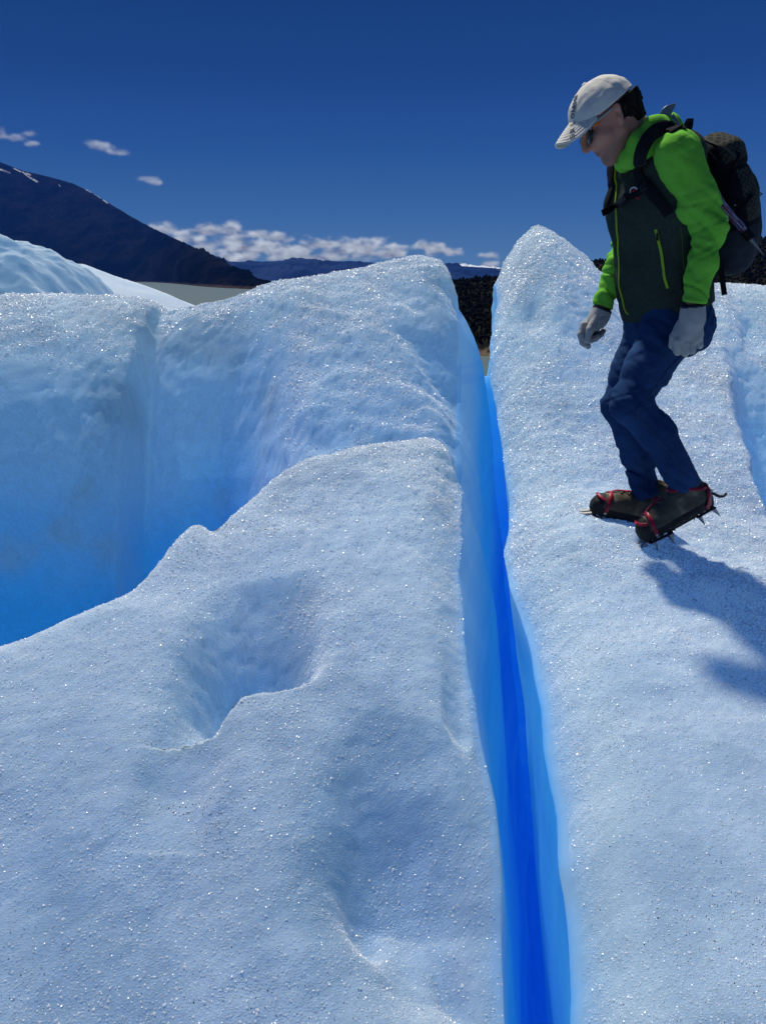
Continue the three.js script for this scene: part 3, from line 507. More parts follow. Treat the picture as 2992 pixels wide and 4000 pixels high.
// ---------------------------------------------------------------- the man: body (skin), one continuous surface
function headField(p) {
  const [f, u, l0] = hl(p), l = Math.abs(l0);
  let d = ell(f + 0.004, u - 0.045, l, 0.099, 0.098, 0.077);
  d = smin(d, ell(f - 0.045, u + 0.025, l, 0.056, 0.078, 0.058), 0.035);
  const q = new V3(f, u, l), C = (a, b, r1, r2, k) => { d = smin(d, cap3(q, new V3(...a), new V3(...b), r1, r2), k); };
  C([0.004, -0.045, 0.055], [0.066, -0.098, 0.018], 0.019, 0.017, 0.025);      // jaw
  C([0.072, -0.101, 0], [0.078, -0.098, 0], 0.021, 0.019, 0.02);              // chin
  C([0.050, -0.028, 0.050], [0.070, -0.012, 0.045], 0.018, 0.018, 0.02);      // cheekbone
  C([0.088, 0.034, 0.012], [0.080, 0.032, 0.045], 0.013, 0.011, 0.015);       // brow
  C([0.098, 0.026, 0], [0.120, -0.018, 0], 0.0085, 0.0115, 0.012);            // nose
  C([0.116, -0.024, 0], [0.104, -0.026, 0.011], 0.010, 0.009, 0.008);         // nostrils
  C([0.094, -0.052, 0], [0.088, -0.053, 0.018], 0.0085, 0.005, 0.006);        // upper lip
  C([0.091, -0.064, 0], [0.086, -0.063, 0.015], 0.0085, 0.005, 0.006);        // lower lip
  d = Math.max(d, -(cap3(q, new V3(0.104, -0.058, 0), new V3(0.086, -0.0585, 0.022), 0.0028, 0.002)));   // mouth line
  d = smax(d, -ell(f - 0.092, u - 0.012, l - 0.033, 0.014, 0.012, 0.016), 0.012);                  // eye socket
  d = smin(d, ell(f - 0.081, u - 0.012, l - 0.032, 0.012, 0.011, 0.012), 0.004);                   // eye
  const e0 = cap3(q, new V3(-0.012, 0.022, 0.080), new V3(-0.004, -0.022, 0.074), 0.015, 0.009);
  const ear = Math.max(e0 * 0.8, Math.abs(l - 0.080 - (f < -0.012 ? (-0.012 - f) * 0.5 : 0)) - 0.008, -ell(f + 0.004, u - 0.006, l - 0.090, 0.009, 0.015, 0.009));
  d = smin(d, ear, 0.005);
  return d;
}
const neckField = (p) => smin(cap3(p, hp(-0.022, -0.02, 0), J.neck.clone().add(new V3(0, -0.02, 0)), 0.058, 0.064), cap3(p, hp(0.02, -0.075, 0), J.neck.clone().add(new V3(-0.03, -0.03, 0)), 0.040, 0.045), 0.03);
const bodyField = (p) => {
  let d = smin(headField(p), neckField(p), 0.022);
  d = smin(d, trunk(p, -0.022), 0.03);
  d = smin(d, leg(p, J.hipL, J.kneeL, J.ankL, -0.02), 0.03); d = smin(d, leg(p, J.hipR, J.kneeR, J.ankR, -0.02), 0.03);
  d = smin(d, arm(p, J.shL, J.elL, J.wrL, [0.040, 0.028, 0.024]), 0.03); d = smin(d, arm(p, J.shR, J.elR, J.wrR, [0.040, 0.028, 0.024]), 0.03);
  return d;
};
const skinColor = (p) => {
  const [f, u, l] = hl(p), n = 1 + 0.10 * fbm(p.x * 40, p.y * 40, p.z * 40, 3);
  let c = [0.44 * n, 0.205 * n, 0.145 * n];
  const lips = Math.exp(-(((f - 0.093) / 0.012) ** 2) - ((u + 0.058) / 0.010) ** 2 - (l / 0.02) ** 2); c = mix3(c, [0.15, 0.055, 0.05], clamp(lips, 0, 0.8));
  const beard = sstep(u, -0.035, -0.075) * sstep(f, -0.01, 0.03) * (1 - clamp(lips * 2, 0, 1)); c = mix3(c, [0.10, 0.07, 0.06], beard * 0.5);
  c = mix3(c, [0.26, 0.10, 0.08], 0.35 * Math.exp(-(((f - 0.118) / 0.02) ** 2) - ((u + 0.015) / 0.02) ** 2));
  return c;
};
const skin = new THREE.MeshPhysicalMaterial({ name: 'skin', vertexColors: true, roughness: 0.55, specularIntensity: 0.5 });
const [hlo, hhi] = bounds([hp(0, 0.05, 0), hp(0.13, 0, 0), hp(-0.1, -0.12, 0), hp(0.09, -0.14, 0)], 0.10), cut = hlo.y;
const lower = solid((p) => Math.max(bodyField(p), p.y - cut - 0.012), ...bounds([J.ankL, J.ankR, J.kneeL, J.kneeR, J.elL, J.shR, J.neck], 0.16), 0.012, skinColor);
const upper = solid((p) => Math.max(bodyField(p), cut - p.y), hlo, hhi, 0.003, skinColor);
const person = mesh('person', mergeGeometries([upper, lower]), skin);
tag(person, 'man in white cap, green fleece and jeans stepping along the crack, head bent down', 'person');

{ // hair at the nape and temples
  const f = (p) => {
    const [a, u, l] = hl(p), q = new V3(a, u, Math.abs(l));
    let d = ell(a + 0.010, u - 0.038, l, 0.108, 0.105, 0.085);
    d = smin(d, cap3(q, new V3(-0.080, 0.03, 0.02), new V3(-0.074, -0.055, 0.02), 0.040, 0.026), 0.03);
    d += 0.006 * noise(a * 60 + 3, u * 24, l * 60) + 0.004 * noise(a * 130, u * 50, l * 130);
    const side = Math.max(a - 0.052, 0.0 - u + (a > 0.004 ? (a - 0.004) * -0.1 - 0.010 : -0.02));
    const bound = Math.max(u - 0.034, -(u + 0.062 - clamp(a + 0.03, 0, 0.08) * 2.6), a - 0.045);
    const ear = ell(a + 0.004, u - 0.0, Math.abs(l) - 0.085, 0.024, 0.034, 0.03);
    return Math.max(d, bound * 0.8, -ear);
  };
  const col = (p) => { const n = noise(p.x * 90, p.y * 40, p.z * 90); return n > 0.2 ? [0.020, 0.016, 0.013] : [0.009, 0.008, 0.008]; };
  mesh('hair', solid(f, hlo, hhi, 0.003, col), cloth('dark hair', null, { roughness: 0.6 }), person);
}
// ---------------------------------------------------------------- cap
const crownField = (p) => {
  const [f, u, l] = hl(p); let d = ell(f - 0.004, u - 0.036, l, 0.121, 0.112, 0.096);
  const rim = 0.040 + 0.16 * (f > 0 ? f * f * 2.2 : 0) + (f > 0.04 ? (f - 0.04) * 0.28 : 0);
  d += 0.0035 * noise(f * 16, u * 20 + f * 8, l * 14) + 0.002 * noise(f * 40, u * 40, l * 40);
  const ang = Math.atan2(l, f - 0.004), seam = Math.abs(((ang / (Math.PI / 3) + 100.5) % 1) - 0.5); d += 0.0012 * Math.exp(-((seam / 0.02) ** 2)) * sstep(u, 0.03, 0.06);
  const gap = Math.hypot(f + 0.115, (u - 0.045) * 1.2, l) - 0.036;
  return Math.max(d, -(d + 0.006), rim - u);
};
let brimAt;
const white = (p) => { const n = 0.92 + 0.12 * fbm(p.x * 18, p.y * 18, p.z * 18, 3); return [0.70 * n, 0.69 * n, 0.63 * n]; };
const cap = mesh('cap', solid(crownField, hlo, hhi.clone().add(new V3(0, 0.05, 0)), 0.003, white), cloth('cap cotton', null), person);
{
  brimAt = (p) => {                                // curved visor, lower at its sides
    const [f, u, l] = hl(p), edge = Math.pow(Math.pow(Math.abs(f - 0.085) / 0.104, 2.6) + Math.pow(Math.abs(l) / 0.092, 2.6), 1 / 2.6) - 1, y = 0.083 - 0.20 * (f - 0.10) - 6.4 * l * l - 0.9 * (f - 0.1) ** 2;
    const ribs = 0.0009 * Math.sin(edge * 70);
    return Math.max(Math.abs(u - y + ribs) - 0.0032, edge * 0.08, 0.055 - f, -(Math.hypot((f - 0.0) / 0.105, l / 0.082) - 1) * 0.08) * 0.7;
  };
  mesh('brim', solid(brimAt, ...bounds([hp(0.05, 0.0, -0.1), hp(0.05, 0.1, 0.1), hp(0.21, 0.0, -0.1), hp(0.21, 0.1, 0.1)], 0.03), 0.0028, white), cap.material, cap);
  const b = new THREE.SphereGeometry(0.0075, 14, 10); b.scale(1, 0.55, 1); const btn = mesh('cap_button', b, cap.material, cap); btn.position.copy(hp(0.004, 0.149, 0)); btn.quaternion.setFromUnitVectors(new V3(0, 1, 0), head.U);
}

{ // the maker's name runs from the brim up the crown
  const font = await new FontLoader().loadAsync('fonts/droid/droid_sans_bold.typeface.json'), ink = cloth('grey print', [0.16, 0.18, 0.22]);
  const line = new THREE.CatmullRomCurve3([[1236, 300], [1236, 285], [1236, 262], [1238, 240], [1241, 222], [1244, 206]].map(([x, y]) => new V3(x, y, 0))), both = (p) => Math.min(crownField(p), brimAt(p));
  [...'SALOMON'].forEach((ch, i) => {
    const a = line.getPoint((i + 0.5) / 7), b = line.getPoint((i + 0.75) / 7), p = seen(both, a.x, a.y), q = seen(both, b.x, b.y), n = grad(both, p), X = q.sub(p); X.addScaledVector(n, -X.dot(n)).normalize(); const Y = n.clone().cross(X);
    const g = new TextGeometry(ch, { font, size: 0.0165, depth: 0.0012, curveSegments: 3 }); g.computeBoundingBox(); g.translate(-(g.boundingBox.min.x + g.boundingBox.max.x) / 2, -0.008, 0.0003);
    g.applyMatrix4(new THREE.Matrix4().makeBasis(X, Y, n)); g.translate(p.x, p.y, p.z); mesh('letter', g, ink, cap);
  });
}
// ---------------------------------------------------------------- sunglasses
const glasses = mesh('sunglasses', mergeGeometries([1, -1].map((s) => {
  const pts = [hp(0.103, 0.022, s * 0.008), hp(0.105, 0.030, s * 0.022), hp(0.100, 0.033, s * 0.046), hp(0.086, 0.031, s * 0.068), hp(0.05, 0.030, s * 0.078), hp(0.0, 0.029, s * 0.082)];
  const g = tube(pts, 0.0034, 40, 8); g.scale(1, 1, 1); return g;
}).concat([1, -1].map((s) => tube([hp(0.086, 0.031, s * 0.068), hp(0.088, 0.010, s * 0.066), hp(0.092, -0.004, s * 0.05)], 0.004, 16, 7)))), new THREE.MeshPhysicalMaterial({ name: 'pale plastic', color: new THREE.Color().setRGB(0.30, 0.32, 0.33), roughness: 0.35 }), person);
for (const s of [1, -1]) {
  const g = new THREE.SphereGeometry(1, 26, 18); const lens = mesh('lens', g, new THREE.MeshPhysicalMaterial({ name: 'dark lens', color: new THREE.Color().setRGB(0.012, 0.015, 0.018), roughness: 0.12, specularIntensity: 0.6 }), glasses);
  const m = new THREE.Matrix4().makeBasis(head.F.clone().multiplyScalar(0.82).addScaledVector(head.L, s * 0.57), head.U.clone(), head.L.clone().multiplyScalar(s * 0.82).addScaledVector(head.F, -0.57)); lens.quaternion.setFromRotationMatrix(s > 0 ? m : m.makeBasis(head.F.clone().multiplyScalar(0.82).addScaledVector(head.L, -0.57), head.U.clone(), head.L.clone().multiplyScalar(0.82).addScaledVector(head.F, 0.57)));
  lens.scale.set(0.010, 0.0255, 0.037); lens.position.copy(hp(0.094, 0.006, s * 0.040));
  const tip = new THREE.SphereGeometry(0.0052, 10, 8); tip.scale(2.2, 0.9, 0.7); const t = mesh('temple_pad', tip, cloth('orange rubber', [0.75, 0.16, 0.02]), glasses); t.position.copy(hp(0.064, 0.024, s * 0.076)); t.quaternion.setFromUnitVectors(new V3(1, 0, 0), head.F);
}

// ---------------------------------------------------------------- fleece jacket
const hem = (p) => 0.62 + 0.34 * (p.x - J.pelvis.x);        // lower in front
const torsoField = (p) => {
  let d = trunk(p, 0.004);
  const fold = 0.004 * Math.exp(-((noise(p.x * 6 + p.y * 4, p.y * 8 - p.x * 5, p.z * 5 + 2) / 0.12) ** 2)) + 0.006 * noise(p.x * 5, p.y * 9 - p.x * 6, p.z * 6) + 0.004 * noise(p.x * 11, p.y * 20 + p.x * 9, p.z * 11);
  return d + fold;
};
const hemY = (p) => J.pelvis.y + 0.012 + 0.30 * (p.x - J.pelvis.x);
const vestField = (p) => { const d = torsoField(p); const bulge = 0.006 * Math.exp(-(((p.y - hemY(p)) / 0.03) ** 2)); return smax(d + bulge * 0.5, hemY(p) - p.y, 0.012); };
const heather = (p) => { const n = 1 + 0.35 * (noise(p.x * 260, p.y * 260, p.z * 260)) + 0.25 * fbm(p.x * 5, p.y * 5, p.z * 5, 3); return [0.030 * n, 0.043 * n, 0.036 * n]; };
const jacket = mesh('fleece_jacket', solid(vestField, ...bounds([J.pelvis, J.neck, J.chest, off(J.neck, 0.2), off(J.neck, -0.2)], 0.24), 0.006, heather), cloth('grey fleece', null, { bumpMap: fleece, bumpScale: 0.0012 }), person);
const green = (p) => { const n = 1 + 0.10 * fbm(p.x * 12, p.y * 12, p.z * 12, 3) + 0.12 * noise(p.x * 240, p.y * 240, p.z * 240); return [0.15 * n, 0.47 * n, 0.05 * n]; };
const greenMat = cloth('green fleece', null, { bumpMap: fleece, bumpScale: 0.0010, sheen: 0.3, sheenColor: new THREE.Color(0.3, 0.9, 0.2), sheenRoughness: 0.6 });
const crease = (n, w) => Math.exp(-((n / w) ** 2));
const sleeveField = (s, e, w) => (p) => {
  const dir = w.clone().sub(e).normalize(), past = (p.x - w.x) * dir.x + (p.y - w.y) * dir.y + (p.z - w.z) * dir.z;
  let d = arm(p, s, e, w, [0.073, 0.053, 0.041]);
  const ne = Math.exp(-(((p.y - e.y) / 0.10) ** 2)), nw = sstep(p.y, e.y, w.y);
  d += (0.0035 + 0.007 * ne + 0.006 * nw) * noise(p.x * 6, p.y * 20 + p.x * 10, p.z * 8) + 0.003 * (0.4 + ne + nw) * noise(p.x * 14, p.y * 46 + p.x * 16, p.z * 14) + 0.003 * noise(p.x * 6 + 3, p.y * 6, p.z * 6);
  d += 0.0065 * (0.35 + ne + nw) * crease(noise(p.x * 5 + p.y * 3, p.y * 15 + p.x * 9, p.z * 6 + 4), 0.16) + 0.004 * (0.3 + ne) * crease(noise(p.x * 8 - p.y * 4, p.y * 24 - p.x * 8, p.z * 8), 0.14) + 0.004 * crease(noise(p.x * 7 + p.y * 6, p.y * 5, p.z * 7 + 9), 0.10) * (1 - ne);
  return smax(d, past, 0.008);
};
const slL = sleeveField(J.shL, J.elL, J.wrL), slR = sleeveField(J.shR, J.elR, J.wrR);
mesh('sleeve', solid(slL, ...bounds([J.shL, J.elL, J.wrL], 0.12), 0.005, green), greenMat, jacket);
mesh('sleeve', solid(slR, ...bounds([J.shR, J.elR, J.wrR], 0.12), 0.006, green), greenMat, jacket);
const ring = [[1340, 342, 2.77], [1352, 330, 2.70], [1378, 303, 2.665], [1412, 275, 2.67], [1442, 270, 2.73], [1440, 268, 2.82], [1410, 272, 2.88], [1370, 300, 2.87], [1346, 328, 2.83], [1340, 342, 2.78]].map(([x, y, d]) => at(x, y, d));
const collarField = (p) => {
  let d = 9; for (let i = 1; i < ring.length; i++) { const t = i / (ring.length - 1), back = Math.exp(-(((t - 0.5) / 0.22) ** 2)), r = 0.018 + 0.016 * back; d = smin(d, cap3(p, ring[i - 1], ring[i], r, r), 0.02); const lo = new V3(0.012, -0.018 - 0.02 * back, 0); d = smin(d, cap3(p, ring[i - 1].clone().add(lo), ring[i].clone().add(lo), r * 1.15, r * 1.15), 0.03); }
  d += 0.004 * noise(p.x * 14 + p.y * 9, p.y * 14, p.z * 12) + 0.003 * noise(p.x * 30, p.y * 30, p.z * 20);
  return Math.max(d, -neckField(p) + 0.006);
};
mesh('collar', solid(collarField, ...bounds(ring, 0.09), 0.0045, green), greenMat, jacket);
const lime = cloth('lime zip', [0.26, 0.42, 0.03], { roughness: 0.6 });
const trail = (f, pts) => pts.map(([x, y]) => seen(f, x, y));
mesh('zip', band(trail(vestField, [[1333, 348], [1330, 390], [1331, 430], [1332, 470], [1334, 505], [1336, 550], [1338, 595], [1342, 635], [1349, 665], [1358, 679]]), 0.0055, 0.003, torsoField, 0.002, 60), lime, jacket);
mesh('pocket_zip', band(trail(vestField, [[1416, 495], [1420, 510], [1429, 550], [1434, 590], [1442, 622]]), 0.0085, 0.0028, vestField, 0.0018, 36), lime, jacket);
mesh('zip_pull', band(trail(vestField, [[1420, 502], [1421, 512], [1422, 518]]), 0.006, 0.003, vestField, 0.006, 6), cloth('black plastic', [0.012, 0.012, 0.014], { roughness: 0.5 }), jacket);
mesh('side_seam', band(trail(vestField, [[1470, 490], [1473, 520], [1475, 560], [1479, 598]]), 0.0028, 0.0012, vestField, 0.001, 30), cloth('dull green thread', [0.07, 0.12, 0.03]), jacket);
{ // chest emblem: white arc over a red mark
  const arc = [[1361, 417], [1362, 409], [1367, 405.5], [1373, 406], [1377, 411]];
  mesh('emblem', band(trail(vestField, arc), 0.004, 0.0012, vestField, 0.0012, 20), cloth('white print', [0.75, 0.76, 0.78]), jacket);
  mesh('emblem', band(trail(vestField, [[1366, 413], [1369, 411], [1372, 413]]), 0.008, 0.0012, vestField, 0.001, 8), cloth('red print', [0.42, 0.025, 0.03]), jacket);
  mesh('emblem', band(trail(vestField, [[1374, 427], [1377, 428], [1379, 430]]), 0.006, 0.0012, vestField, 0.001, 8), cloth('red print', [0.42, 0.025, 0.03]), jacket);
}

// ---------------------------------------------------------------- jeans
const jeansField = (p) => {
  const L = leg(p, J.hipL, J.kneeL, J.ankL, 0.001), R = leg(p, J.hipR, J.kneeR, J.ankR, 0.001), seat = smin(cap3(p, off(J.pelvis, 0.07, -0.02, -0.03), off(J.pelvis, -0.07, -0.02, -0.03), 0.106, 0.106), trunk(p, -0.022) + Math.max(0, p.y - J.pelvis.y - 0.08) * 2, 0.03);
  let d = smin(smin(L, seat, 0.045), smin(R, seat, 0.045), 0.012);
  const yk = J.kneeL.y, ya = J.ankL.y, kn = Math.exp(-(((p.y - yk) / 0.09) ** 2)), cuff = sstep(p.y, ya + 0.14, ya + 0.02), crotch = Math.exp(-(((p.y - J.hipL.y + 0.02) / 0.10) ** 2));
  d += (0.002 + 0.003 * kn + 0.007 * cuff + 0.002 * crotch) * noise(p.x * 8, p.y * 17 + p.x * 12, p.z * 8) + (0.0012 + 0.003 * (kn + cuff + crotch)) * noise(p.x * 18, p.y * 38 + p.x * 24, p.z * 18) + 0.004 * noise(p.x * 5, p.y * 4, p.z * 5);
  d += (0.001 + 0.004 * kn + 0.007 * cuff + 0.003 * crotch) * crease(noise(p.x * 6 + p.y * 4, p.y * 14 + p.x * 9, p.z * 6 + 7), 0.17) + (0.0006 + 0.0025 * (kn + cuff + crotch)) * crease(noise(p.x * 9 - p.y * 5, p.y * 25 - p.x * 14, p.z * 8), 0.14) - 0.006 * cuff - 0.002;
  const end = (k, a) => { const v = a.clone().sub(k).normalize(); return (p.x - a.x) * v.x + (p.y - a.y) * v.y + (p.z - a.z) * v.z - 0.022; };
  const nearL = L < R;
  return smax(d, nearL ? end(J.kneeL, J.ankL) : end(J.kneeR, J.ankR), 0.008);
};
const denim = (p) => {
  const n = 1 + 0.25 * fbm(p.x * 9, p.y * 9, p.z * 9, 3) + 0.22 * noise(p.x * 300, p.y * 120, p.z * 300), worn = 0.55 * sstep(fbm(p.x * 4 + 2, p.y * 3, p.z * 4, 3), -0.15, 0.45);
  return mix3([0.015 * n, 0.044 * n, 0.125 * n], [0.045 * n, 0.105 * n, 0.25 * n], worn);
};
const jeans = mesh('jeans', solid(jeansField, ...bounds([J.pelvis, J.hipL, J.hipR, J.kneeL, J.kneeR, J.ankL, J.ankR], 0.17), 0.0055, denim), cloth('denim', null, { bumpMap: twill, bumpScale: 0.0008 }), person);
const stitch = cloth('denim seam', [0.032, 0.058, 0.125]);
mesh('seam', band(trail(jeansField, [[1470, 770], [1440, 800], [1405, 850], [1375, 890], [1400, 925], [1435, 965], [1465, 1010], [1472, 1040]]), 0.0035, 0.0016, jeansField, 0.001, 60), stitch, jeans);
mesh('seam', band(trail(jeansField, [[1383, 985], [1392, 1020], [1396, 1070]]), 0.0035, 0.0016, jeansField, 0.001, 24), stitch, jeans);
mesh('fly_seam', band(trail(jeansField, [[1368, 690], [1372, 702], [1374, 716]]), 0.003, 0.0014, jeansField, 0.001, 16), stitch, jeans);
mesh('pocket_seam', band(trail(jeansField, [[1528, 690], [1536, 660], [1540, 640]]), 0.003, 0.0014, jeansField, 0.001, 16), stitch, jeans);

// ---------------------------------------------------------------- gloves
const knitMat = cloth('cotton knit', null, { bumpMap: knit, bumpScale: 0.0012, roughness: 1 });
const wool = (p) => { const n = 0.95 + 0.16 * fbm(p.x * 40, p.y * 40, p.z * 40, 2); return [0.40 * n, 0.40 * n, 0.395 * n]; };
function glove(palm, fingers, wrist, dotted, label) {
  const pts = [wrist[0], ...palm.flat().filter((v) => v.isVector3), ...fingers.flat().map((q) => q[0])];
  const cuffDir = wrist[1].clone().sub(wrist[0]).normalize();
  const f = (p) => {
    let d = 9; for (const [a, b, r1, r2] of palm) d = smin(d, cap3(p, a, b, r1, r2), 0.014);
    const t = (p.x - wrist[0].x) * cuffDir.x + (p.y - wrist[0].y) * cuffDir.y + (p.z - wrist[0].z) * cuffDir.z;
    d = smin(d, Math.max(cap3(p, wrist[0].clone().addScaledVector(cuffDir, -0.03), wrist[1], wrist[2], wrist[2] * 1.03) + 0.0008 * Math.sin(Math.atan2(p.z - wrist[0].z, p.x - wrist[0].x) * 40), -t), 0.012);
    for (const c of fingers) d = smin(d, chain(p, c, 0.004), 0.0035);
    return d + 0.001 * noise(p.x * 70, p.y * 70, p.z * 70);
  };
  const g = mesh('glove', solid(f, ...bounds(pts, 0.04), 0.0026, (p) => { let c = wool(p); const t = p.clone().sub(wrist[0]).dot(cuffDir); if (t < 0.007) c = [0.03, 0.035, 0.05]; if (dotted && dotted(p)) c = [0.02, 0.03, 0.10]; return c; }), knitMat, person);
  return g;
}
{
  const d0 = 2.602, P = (x, y, d) => at(x, y, d);
  const mcp = [[1463, 736], [1478, 741], [1493, 740], [1507, 732]].map(([x, y], i) => P(x, y, d0 - 0.006 + 0.004 * i));
  const tipY = [766, 768, 763, 752];
  const fingers = mcp.map((m, i) => { const x = [1462, 1478, 1494, 1510][i], r = [0.0120, 0.0124, 0.0120, 0.0110][i];
    return [[m, r + 0.002], [P(x, tipY[i] - 8, d0 + 0.006), r], [P(x + 1, tipY[i] - 5, d0 + 0.030), r * 0.96], [P(x + 2, tipY[i] - 20, d0 + 0.045), r * 0.9]]; });
  fingers.push([[P(1470, 700, d0 + 0.02), 0.016], [P(1455, 728, d0 + 0.022), 0.0145], [P(1452, 746, d0 + 0.03), 0.0125], [P(1460, 756, d0 + 0.042), 0.011]]);
  glove([[P(1495, 680, d0), P(1470, 730, d0 + 0.006), 0.034, 0.024], [P(1495, 680, d0), P(1500, 728, d0 + 0.006), 0.034, 0.024], [P(1472, 722, d0 + 0.01), P(1502, 722, d0 + 0.01), 0.026, 0.023]], fingers, [J.wrL.clone().add(new V3(0, -0.004, 0)), P(1496, 690, d0), 0.037], null);
  const e0 = 2.925;
  const far = [
    [[P(1261, 702, e0), 0.0145], [P(1254, 722, e0 - 0.01), 0.0125], [P(1258, 740, e0 - 0.012), 0.0115], [P(1270, 748, e0 - 0.010), 0.0105]],
    [[P(1266, 706, e0 + 0.02), 0.0145], [P(1262, 727, e0 + 0.02), 0.0125], [P(1276, 735, e0 + 0.015), 0.0115], [P(1292, 727, e0 + 0.01), 0.0105]],
    [[P(1272, 708, e0 + 0.04), 0.014], [P(1270, 728, e0 + 0.045), 0.0122], [P(1285, 732, e0 + 0.035), 0.0115], [P(1299, 722, e0 + 0.025), 0.0105]],
    [[P(1280, 708, e0 + 0.058), 0.013], [P(1280, 724, e0 + 0.062), 0.0115], [P(1293, 726, e0 + 0.05), 0.0108], [P(1303, 715, e0 + 0.04), 0.010]],
    [[P(1288, 688, e0 - 0.015), 0.017], [P(1274, 712, e0 - 0.028), 0.0145], [P(1269, 735, e0 - 0.024), 0.012]],
  ];
  glove([[P(1297, 680, e0 + 0.006), P(1270, 706, e0 + 0.012), 0.032, 0.022], [P(1297, 680, e0 + 0.02), P(1284, 708, e0 + 0.045), 0.030, 0.021], [P(1293, 688, e0), P(1281, 704, e0 - 0.006), 0.026, 0.020]], far, [J.wrR.clone().add(new V3(0.002, -0.004, 0)), P(1291, 690, e0 + 0.005), 0.035],
    (p) => { const a = at(1286, 700, e0), u = (p.x - a.x) / 0.0085, v = (p.y - a.y) / 0.0085; return p.z > a.z + 0.004 && Math.abs(u) < 3 && Math.abs(v) < 3.6 && u - v * 0.3 > -0.8 && Math.hypot(u - Math.round(u), v - Math.round(v)) < 0.30; });
}

// ---------------------------------------------------------------- boots and crampons, each made once and copied
const bootField = (p) => {                                 // x towards the toe, y up, z to the side; heel at the origin
  let d = rbox(p.x - 0.148, p.y - 0.022, p.z, 0.150, 0.022, 0.046 - 0.006 * Math.sin(p.x * 14), 0.018);
  d = Math.max(d, Math.hypot((p.x - 0.148) / 0.156, p.z / 0.052) * 0.15 - 0.15 - 0.012 * 0);
  d = smin(d, ell(p.x - 0.236, p.y - 0.048, p.z, 0.064, 0.044, 0.046), 0.02);
  const C = (a, b, r1, r2, k) => { d = smin(d, cap3(p, new V3(...a), new V3(...b), r1, r2), k); };
  C([0.055, 0.060, 0], [0.200, 0.062, 0], 0.043, 0.040, 0.03); C([0.048, 0.06, 0], [0.062, 0.165, 0], 0.046, 0.052, 0.04); C([0.10, 0.10, 0], [0.19, 0.070, 0], 0.036, 0.032, 0.03);
  if (p.y > 0.03) d += 0.0016 * noise(p.x * 45, p.y * 45, p.z * 45) + 0.0022 * noise(p.x * 16, p.y * 30, p.z * 16);
  const lug = p.y < 0.012 ? 0.0035 * (Math.sin(p.x * 2 * Math.PI / 0.028) > 0.1 ? 0 : 1) : 0; 
  return Math.max(d + lug, p.y - 0.185, -(Math.hypot(p.x - 0.06, p.z) - 0.042 + (0.185 - p.y) * 0.5));
};
const leather = (p) => {
  const n = 1 + 0.3 * fbm(p.x * 30, p.y * 30, p.z * 30, 3);
  if (p.y < 0.038 + 0.010 * Math.exp(-(((p.x - 0.03) / 0.05) ** 2)) || p.x > 0.262 - 0.10 * Math.max(0, p.y - 0.05)) return [0.014 * n, 0.014 * n, 0.016 * n];
  return mix3([0.088 * n, 0.074 * n, 0.052 * n], [0.26, 0.21, 0.145], sstep(fbm(p.x * 14 + 5, p.y * 14, p.z * 14, 3), 0.08, 0.4));
};
const bootGeo = solid(bootField, new V3(-0.03, -0.02, -0.075), new V3(0.33, 0.21, 0.075), 0.0035, leather), bootMat = cloth('leather', null, { roughness: 0.62, specularIntensity: 0.4, bumpMap: fleece, bumpScale: 0.0006 });
const lace = (() => { const list = []; for (let i = 0; i < 5; i++) { const x = 0.205 - i * 0.028; for (const s of [-1, 1]) list.push(band([new V3(x, 0.12, s * 0.026), new V3(x - 0.012, 0.13, 0), new V3(x - 0.024, 0.13, -s * 0.026)], 0.005, 0.0022, bootField, 0.002, 12)); } return mergeGeometries(list); })();
function frame(heel, toe, side) { const X = toe.clone().sub(heel).normalize(), Z = side.clone().addScaledVector(X, -side.dot(X)).normalize().negate(), Y = Z.clone().cross(X); return new THREE.Quaternion().setFromRotationMatrix(new THREE.Matrix4().makeBasis(X, Y, Z)); }
const feet = [[at(1539, 1088, 2.75), at(1409, 1160, 2.72), new V3(0.12, 0.1, 1)], [at(1424, 1142, 2.93), at(1263, 1104, 2.93), new V3(-0.05, 0, 1)]];
const bootLabel = [0, 1];
feet.forEach(([heel, toe, side], i) => {
  const b = mesh('boot', bootGeo, bootMat, person); b.position.copy(heel); b.quaternion.copy(frame(heel, toe, side)); b.rotation.order = 'XYZ';
  mesh('laces', lace, cloth('lace', [0.13, 0.11, 0.09]), b);
});
const crampon = thing('crampon', '', 'crampon');
